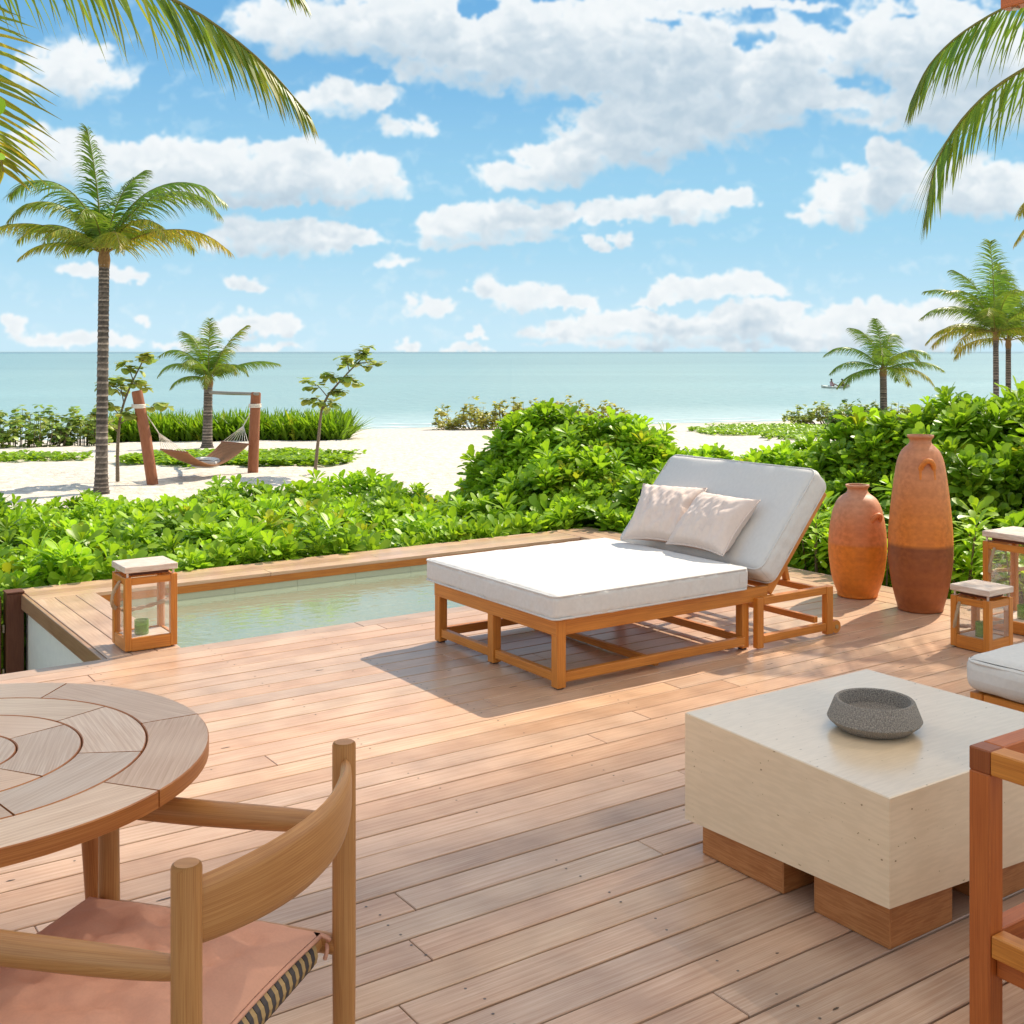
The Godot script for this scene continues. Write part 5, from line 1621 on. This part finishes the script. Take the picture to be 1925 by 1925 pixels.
func build_beach_plants() -> void:
	var r := RandomNumberGenerator.new()
	r.seed = 700
	# strap-leaved lilies in a long bed before the water
	var lily := MB.new()
	var lily_at := MB.new()
	for k in 900:
		var u := r.randf()
		var x := lerpf(-17.0, -6.6, u)
		var z := lerpf(47.5, 46.0, u) + r.randf_range(-1.0, 1.0)
		var o := on_sand(x, z)
		var gr := 1.0 if r.randf() > 0.05 else 0.0
		for q in 7:
			var an := r.randf() * TAU
			var lift := r.randf_range(0.75, 1.5)
			var d := Vector3(cos(an) * cos(lift), sin(lift), sin(an) * cos(lift))
			lily.col = leaf_tint(r.randf_range(-0.1, 0.4), (r.randf() * 0.15 if gr > 0.5 else 0.8))
			lily.leaf(o, d, Vector3.UP, r.randf_range(0.75, 1.45), 0.055, r.randf_range(0.1, 0.8), STRAP, 0.3)
	var lo := part("strap_leaf_lilies", lily, M.shrub_leaf, self)
	tag(lo, "long bed of green strap-leaved lilies between hammock and sea", "lilies")
	stuff(lo)
	ground_cover("flat patch of creeping vine on the sand under the hammock", -10.4, -4.2, 27.3, 34.5, 5200, 701)
	ground_cover("broad mat of creeping vine on the sand at right", 8.2, 17.5, 43.0, 59.0, 7000, 702)
	ground_cover("thin strip of creeping vine at the far left of the sand", -17.0, -11.6, 30.0, 33.0, 900, 703)
	bush("round-leaved sea grape bush at the left edge by the water", on_sand(-17.9, 41.5), Vector3(2.0, 1.5, 1.3), 420, 0.2, 0.25, 704)
	bush("small round-leaved sea grape bush just right of the one at the left edge", on_sand(-15.7, 42.3), Vector3(0.95, 1.45, 0.9), 180, 0.2, 0.3, 705)
	bush("yellow brown sea grape thicket at the waterline behind the round shrub", on_sand(1.0, 58.5), Vector3(4.9, 1.5, 1.5), 900, 0.2, 0.75, 706)
	bush("pale green sea grape row at the waterline at right", on_sand(19.6, 61.5), Vector3(5.0, 1.15, 1.4), 900, 0.2, 0.4, 707)
	bush("dark green bush in front of the row at right, left of the short palm", on_sand(14.0, 47.0), Vector3(1.1, 1.35, 0.9), 260, 0.17, 0.05, 708)
	sapling("leaning sea grape sapling behind the left hammock post", on_sand(-8.55, 25.0), [Vector3.ZERO, Vector3(0.0, 0.7, 0), Vector3(0.06, 1.4, 0), Vector3(0.25, 2.0, 0), Vector3(0.62, 2.75, 0)], [[0.5, Vector3(-0.35, 0.3, 0.1)], [0.55, Vector3(0.35, 0.1, 0.2)], [0.65, Vector3(-0.2, 0.5, -0.2)], [0.72, Vector3(-0.45, 0.25, 0.1)], [0.8, Vector3(0.25, 0.1, -0.1)], [0.86, Vector3(-0.2, 0.35, 0.0)], [0.45, Vector3(1.0, 0.45, -0.1)], [0.4, Vector3(-0.5, 0.35, 0.1)], [0.95, Vector3(0.15, 0.1, 0.1)]], 710)
	sapling("leaning sea grape sapling standing alone right of the hammock", on_sand(-4.57, 26.75), [Vector3.ZERO, Vector3(0.08, 0.8, 0), Vector3(0.2, 1.6, 0), Vector3(0.65, 2.2, 0), Vector3(1.2, 2.75, 0)], [[0.45, Vector3(0.25, 0.15, 0.1)], [0.55, Vector3(-0.3, 0.1, 0.1)], [0.6, Vector3(-0.45, 0.35, 0)], [0.66, Vector3(0.2, -0.1, 0.1)], [0.7, Vector3(-0.2, 0.2, 0.1)], [0.78, Vector3(0.3, -0.1, 0.0)], [0.85, Vector3(-0.1, 0.25, 0)], [0.9, Vector3(0.5, -0.05, 0)], [0.95, Vector3(0.1, 0.2, 0)]], 711)
	# a branch with big round leaves at the left frame edge, near
	var t := thing("sea_grape_branch", "twig with two big bright round leaves at the left frame edge", "branch", Vector3(-2.75, 2.3, -4.6))
	tubed("twig", M.twig, t, curve([Vector3(-0.9, -0.3, -0.1), Vector3(-0.3, 0.0, 0), Vector3(0.62, 0.12, 0), Vector3(0.66, 0.26, 0)], 10), same(0.006, 11), 6)
	var k := 0
	for q in [[Vector3(0.64, 0.225, 0.01), Vector3(0.55, -0.1, 0.35), 0.12], [Vector3(0.60, 0.055, 0.0), Vector3(0.9, -0.12, 0.1), 0.13], [Vector3(0.3, 0.08, 0), Vector3(-0.3, 0.6, 0.3), 0.13], [Vector3(0.0, 0.02, 0), Vector3(-0.2, -0.6, 0.3), 0.13]]:
		var lf := MB.new()
		lf.col = Color(0.27, 0.46, 0.015)
		lf.leaf(q[0], q[1].normalized(), Vector3(0.1, 0.45, 1) if k == 0 else Vector3(0, 1, 0.3), q[2], q[2] * 0.5, 0.3, ROUND, 0.06)
		part("leaf", lf, M.round_leaf, t)
		k += 1

func build_hammock() -> void:
	var pl := on_sand(-7.69, 24.8)
	var pr := on_sand(-6.02, 26.75)
	var lt := Vector3(-8.07, 0.72, -24.8)
	var rt := Vector3(-5.94, 0.62, -26.75)
	var bot := [pl, pr]
	var tops := [lt, rt]
	for k in 2:
		var t := thing("hammock_post", ["thick leaning red-brown post holding the hammock's left end", "upright red-brown post holding the hammock's right end"][k], "post", bot[k], 0.0, "hammock posts")
		var d: Vector3 = tops[k] - bot[k]
		tubed("shaft", M.hammock_wood, t, [Vector3.DOWN * 0.3, d * 0.5, d * 0.97, d * 0.99, d], [0.122, 0.12, 0.116, 0.112, 0.095], 18)
	var t := thing("hammock", "brown woven rope hammock slung between two posts on the sand", "hammock", (pl + pr) * 0.5)
	var o := -(pl + pr) * 0.5
	var bl := Vector3(-7.43, -0.62, -25.35) + o
	var br := Vector3(-6.36, -0.54, -26.5) + o
	var dir := ((br - bl) * Vector3(1, 0, 1)).normalized()
	var cross := dir.cross(Vector3.UP)
	var f := func(u: float, w: float) -> Vector3:
		var p := bl.lerp(br, u)
		p.y -= 0.38 * (1 - pow(absf(u * 2 - 1), 1.7))
		return p + cross * (w - 0.5) * lerpf(1.05, 0.92, sin(PI * u)) + Vector3.DOWN * 0.05 * (1 - pow(w * 2 - 1, 2)) * sin(PI * u)
	var net := MB.new()
	for i in 31:
		var ps := []
		for j in 21: ps.append(f.call(j / 20.0, i / 30.0))
		net.tube(ps, same(0.0135, 21), 5, false)
	for j in 45:
		var ps := []
		for i in 9: ps.append(f.call(j / 44.0, i / 8.0) + Vector3.UP * 0.006)
		net.tube(ps, same(0.012, 9), 5, false)
	part("net", net, M.hammock_net, t)
	for u in [0.0, 1.0]:
		tubed("spreader_bar", M.hammock_wood, t, [f.call(u, -0.03), f.call(u, 1.03)], [0.02, 0.02], 10)
		var apex: Vector3 = (Vector3(-7.68, -0.20, -25.05) if u == 0.0 else Vector3(-6.2, -0.15, -26.62)) + o
		var tie: Vector3 = (lt if u == 0.0 else rt) + (Vector3(0.07, -0.30, 0) if u == 0.0 else Vector3(-0.02, -0.28, 0)) + o
		var cords := MB.new()
		for i in 9: cords.tube([apex, f.call(u, i / 8.0)], [0.006, 0.006], 4, false)
		part("cords", cords, M.white_rope, t)
		tubed("sling", M.white_rope, t, [tie + (apex - tie).normalized() * 0.1, apex], [0.012, 0.012], 6)
		var lash := MB.new()
		for q in 3:
			var ps := []
			for k in 17: ps.append(tie + Vector3(cos(k * TAU / 16) * 0.137, -0.03 * q, sin(k * TAU / 16) * 0.137) - Vector3(0.03 if u == 0.0 else 0.0, 0, 0))
			lash.tube(ps, same(0.016, 17), 6, false)
		part("lashing", lash, M.white_rope, t)
	var pb := thing("hammock_pillow", "small pale pillow lying in the sagging hammock", "pillow", f.call(0.52, 0.45) - o + Vector3.UP * 0.05)
	var mb := MB.new()
	mb.soft_box(Vector3(0, 0.02, 0), Vector3(0.62, 0.14, 0.36), 0.06, Basis(Vector3.UP, -0.2), Vector3(0.01, 0.05, 0.01), 8)
	part("cover", mb, M.white_fabric, pb)
	var bm := thing("driftwood_pole", "thin weathered pole running from the young palm to the right post", "pole", Vector3(-5.94, 0.585, -26.6))
	tubed("shaft", M.trunk_grey, bm, [Vector3(-4.2, -0.39, -12.2), Vector3(-2.0, -0.19, -5.8), Vector3(0.2, 0.02, 0.55)], [0.06, 0.05, 0.035], 8)

func build_kayak() -> void:
	var k := thing("kayak", "pale two-seat kayak far out on the sea at right", "kayak", Vector3(36.2, -2.5, -129.0), 0.12)
	var f := func(u: float, w: float) -> Vector3:
		var x := (u - 0.5) * 3.4
		var hw := 0.38 * pow(maxf(0, 1 - pow(absf(u * 2 - 1), 2.2)), 0.7)
		var an := lerpf(0, TAU, w)
		return Vector3(x, 0.14 + 0.17 * sin(an) * (0.7 + 0.3 * pow(absf(u * 2 - 1), 2)) + 0.12 * pow(absf(u * 2 - 1), 3), hw * cos(an))
	var mb := MB.new()
	mb.sheet(f, 24, 14, false)
	part("hull", mb, M.kayak_hull, k)
	for i in 2:
		var x := [-0.45, 0.75][i] as float
		var p := thing("person", ["person in a pink top sitting at the front left of the kayak", "person in a dark top paddling at the right of the kayak"][i], "person", Vector3(36.2 + x, -2.28, -129.0))
		var body := MB.new()
		body.tube(curve([Vector3(0.05, 0.0, 0), Vector3(0.0, 0.2, 0), Vector3(-0.02, 0.42, 0), Vector3(-0.02, 0.52, 0), Vector3(-0.02, 0.57, 0), Vector3(0, 0.63, 0), Vector3(0.0, 0.74, 0), Vector3(0, 0.82, 0)], 14), [0.17, 0.165, 0.15, 0.15, 0.165, 0.19, 0.19, 0.15, 0.06, 0.055, 0.07, 0.095, 0.1, 0.085, 0.03], 10)
		for s in [-1.0, 1.0]:
			body.tube(curve([Vector3(-0.02, 0.5, 0.19 * s), Vector3(0.06, 0.3, 0.26 * s), Vector3(0.32, 0.34, 0.2 * s)], 6), [0.05, 0.048, 0.045, 0.04, 0.036, 0.033, 0.03], 6)
			body.tube(curve([Vector3(0.05, 0.03, 0.1 * s), Vector3(0.4, 0.22, 0.13 * s), Vector3(0.75, 0.03, 0.1 * s)], 6), [0.085, 0.08, 0.07, 0.062, 0.055, 0.05, 0.04], 6)
		part("body", body, M.skin, p)
		var top := MB.new()
		top.tube([Vector3(0.03, 0.1, 0), Vector3(-0.01, 0.3, 0), Vector3(-0.02, 0.48, 0), Vector3(-0.02, 0.54, 0)], [0.19, 0.18, 0.205, 0.15], 10)
		part("shirt", top, mottled("shirt_%d" % i, [Color(0.55, 0.33, 0.36), Color(0.03, 0.035, 0.05)][i], 0.9, noise_fine, 4.0), p)
		var hair := MB.new()
		hair.tube([Vector3(-0.03, 0.68, 0), Vector3(-0.025, 0.78, 0), Vector3(-0.01, 0.84, 0), Vector3(0, 0.86, 0)], [0.1, 0.112, 0.09, 0.03], 10)
		part("hair", hair, M.strap_dark, p)
		var pd := thing("paddle", ["double paddle held by the person in pink, blade low at left", "double paddle held by the person in the dark top, blade raised at right"][i], "paddle", Vector3(36.2 + x + 0.3, -1.95, -129.0))
		var e0 := Vector3(-1.3, -0.42, 0.35) if i == 0 else Vector3(-0.6, -0.15, 0.3)
		var e1 := Vector3(0.5, 0.1, -0.3) if i == 0 else Vector3(0.95, 0.32, -0.35)
		tubed("shaft", M.strap_dark, pd, [e0, e1], [0.017, 0.017], 6)
		for e in [e0, e1]:
			var bl := MB.new()
			bl.box(e, Vector3(0.4, 0.02, 0.16), Basis(Vector3(0, 0, 1), atan2((e1 - e0).y, (e1 - e0).x)), 0.005)
			part("blade", bl, M.strap_dark, pd)

# ------------------------------------------------------------------
func _ready() -> void:
	rng.seed = 12
	var cam := Camera3D.new()
	cam.name = "camera"
	cam.projection = Camera3D.PROJECTION_FRUSTUM
	cam.near = 0.05
	cam.far = 40000.0
	cam.size = 2.0 * 0.44396 * 0.05
	cam.frustum_offset = Vector2(0, -300.5 / 2168.0 * 0.05)
	cam.position = Vector3(0, 1.55, 0)
	add_child(cam)
	cam.current = true

	var sky := Sky.new()
	var sm := PanoramaSkyMaterial.new()
	sm.panorama = sky_texture()
	sm.energy_multiplier = 1.0
	sky.sky_material = sm
	var env := Environment.new()
	env.background_mode = Environment.BG_SKY
	env.sky = sky
	env.background_energy_multiplier = 1.0
	env.tonemap_mode = Environment.TONE_MAPPER_LINEAR
	env.tonemap_exposure = EXPOSURE
	env.sky_rotation = Vector3(0, PI, 0)
	env.sdfgi_enabled = true
	env.ssao_enabled = true
	env.ssil_enabled = true
	var we := WorldEnvironment.new()
	we.name = "environment"
	we.environment = env
	add_child(we)

	var sun := DirectionalLight3D.new()
	sun.name = "sun"
	sun.light_energy = 1.28
	sun.light_color = Color(1.0, 0.955, 0.88)
	sun.light_angular_distance = 0.6
	sun.shadow_enabled = true
	add_child(sun)
	sun.look_at_from_position(Vector3.ZERO, Vector3(-0.70, -1.0, 0.79))

	make_materials()
	mottled("green_wax", Color(0.25, 0.45, 0.03), 0.5, noise_fine, 5.0)
	mottled("trunk_grey", Color(0.33, 0.30, 0.24), 0.9, noise_mid, 2.0)
	build_beach()
	build_deck()
	build_pergola()
	build_hedges()
	build_palms()
	build_beach_plants()
	build_hammock()
	build_kayak()
	build_gate()
	build_daybed()
	jar("small_jar", "shorter round-shouldered terracotta jar, orange, left of the tall one", 4.80, 5.965, [Vector2(0, 0), Vector2(0.112, 0.0), Vector2(0.128, 0.03), Vector2(0.158, 0.12), Vector2(0.176, 0.24), Vector2(0.18, 0.33), Vector2(0.172, 0.44), Vector2(0.150, 0.55), Vector2(0.12, 0.615), Vector2(0.075, 0.652), Vector2(0.064, 0.668), Vector2(0.063, 0.683), Vector2(0.073, 0.697), Vector2(0.073, 0.708)], 0.335, Color(0.82, 0.26, 0.025), Color(0.76, 0.26, 0.085), Color(0.70, 0.34, 0.19), 0.51, 0.153, -0.1, 0.046)
	jar("tall_jar", "tall slender terracotta jar with a darker brown lower third", 4.33, 5.96, [Vector2(0, 0), Vector2(0.118, 0.0), Vector2(0.135, 0.03), Vector2(0.165, 0.15), Vector2(0.184, 0.28), Vector2(0.188, 0.38), Vector2(0.182, 0.52), Vector2(0.166, 0.68), Vector2(0.148, 0.82), Vector2(0.133, 0.90), Vector2(0.11, 0.955), Vector2(0.075, 0.992), Vector2(0.064, 1.006), Vector2(0.064, 1.025), Vector2(0.077, 1.04), Vector2(0.077, 1.052)], 0.40, Color(0.38, 0.115, 0.03), Color(0.78, 0.25, 0.035), Color(0.66, 0.27, 0.12), 0.88, 0.137, -0.65, 0.05)
	lantern("teak lantern with rope handle standing on the pool's left coping", 6.015, 1.72, 0.272, 0.24, 0.441, 0, "lantern on the pool coping")
	lantern("small teak lantern with rope handle in front of the taller one at right", 3.475, 5.345, 0.215, 0.225, 0.33, 1, "small lantern at right")
	lantern("tall teak lantern half out of frame at the right edge", 3.55, 5.86, 0.30, 0.30, 0.545, 1, "tall lantern at right")
	build_coffee_table()
	build_ottoman()
	build_lounge_chair()
	build_round_table()
	build_dining_chair()
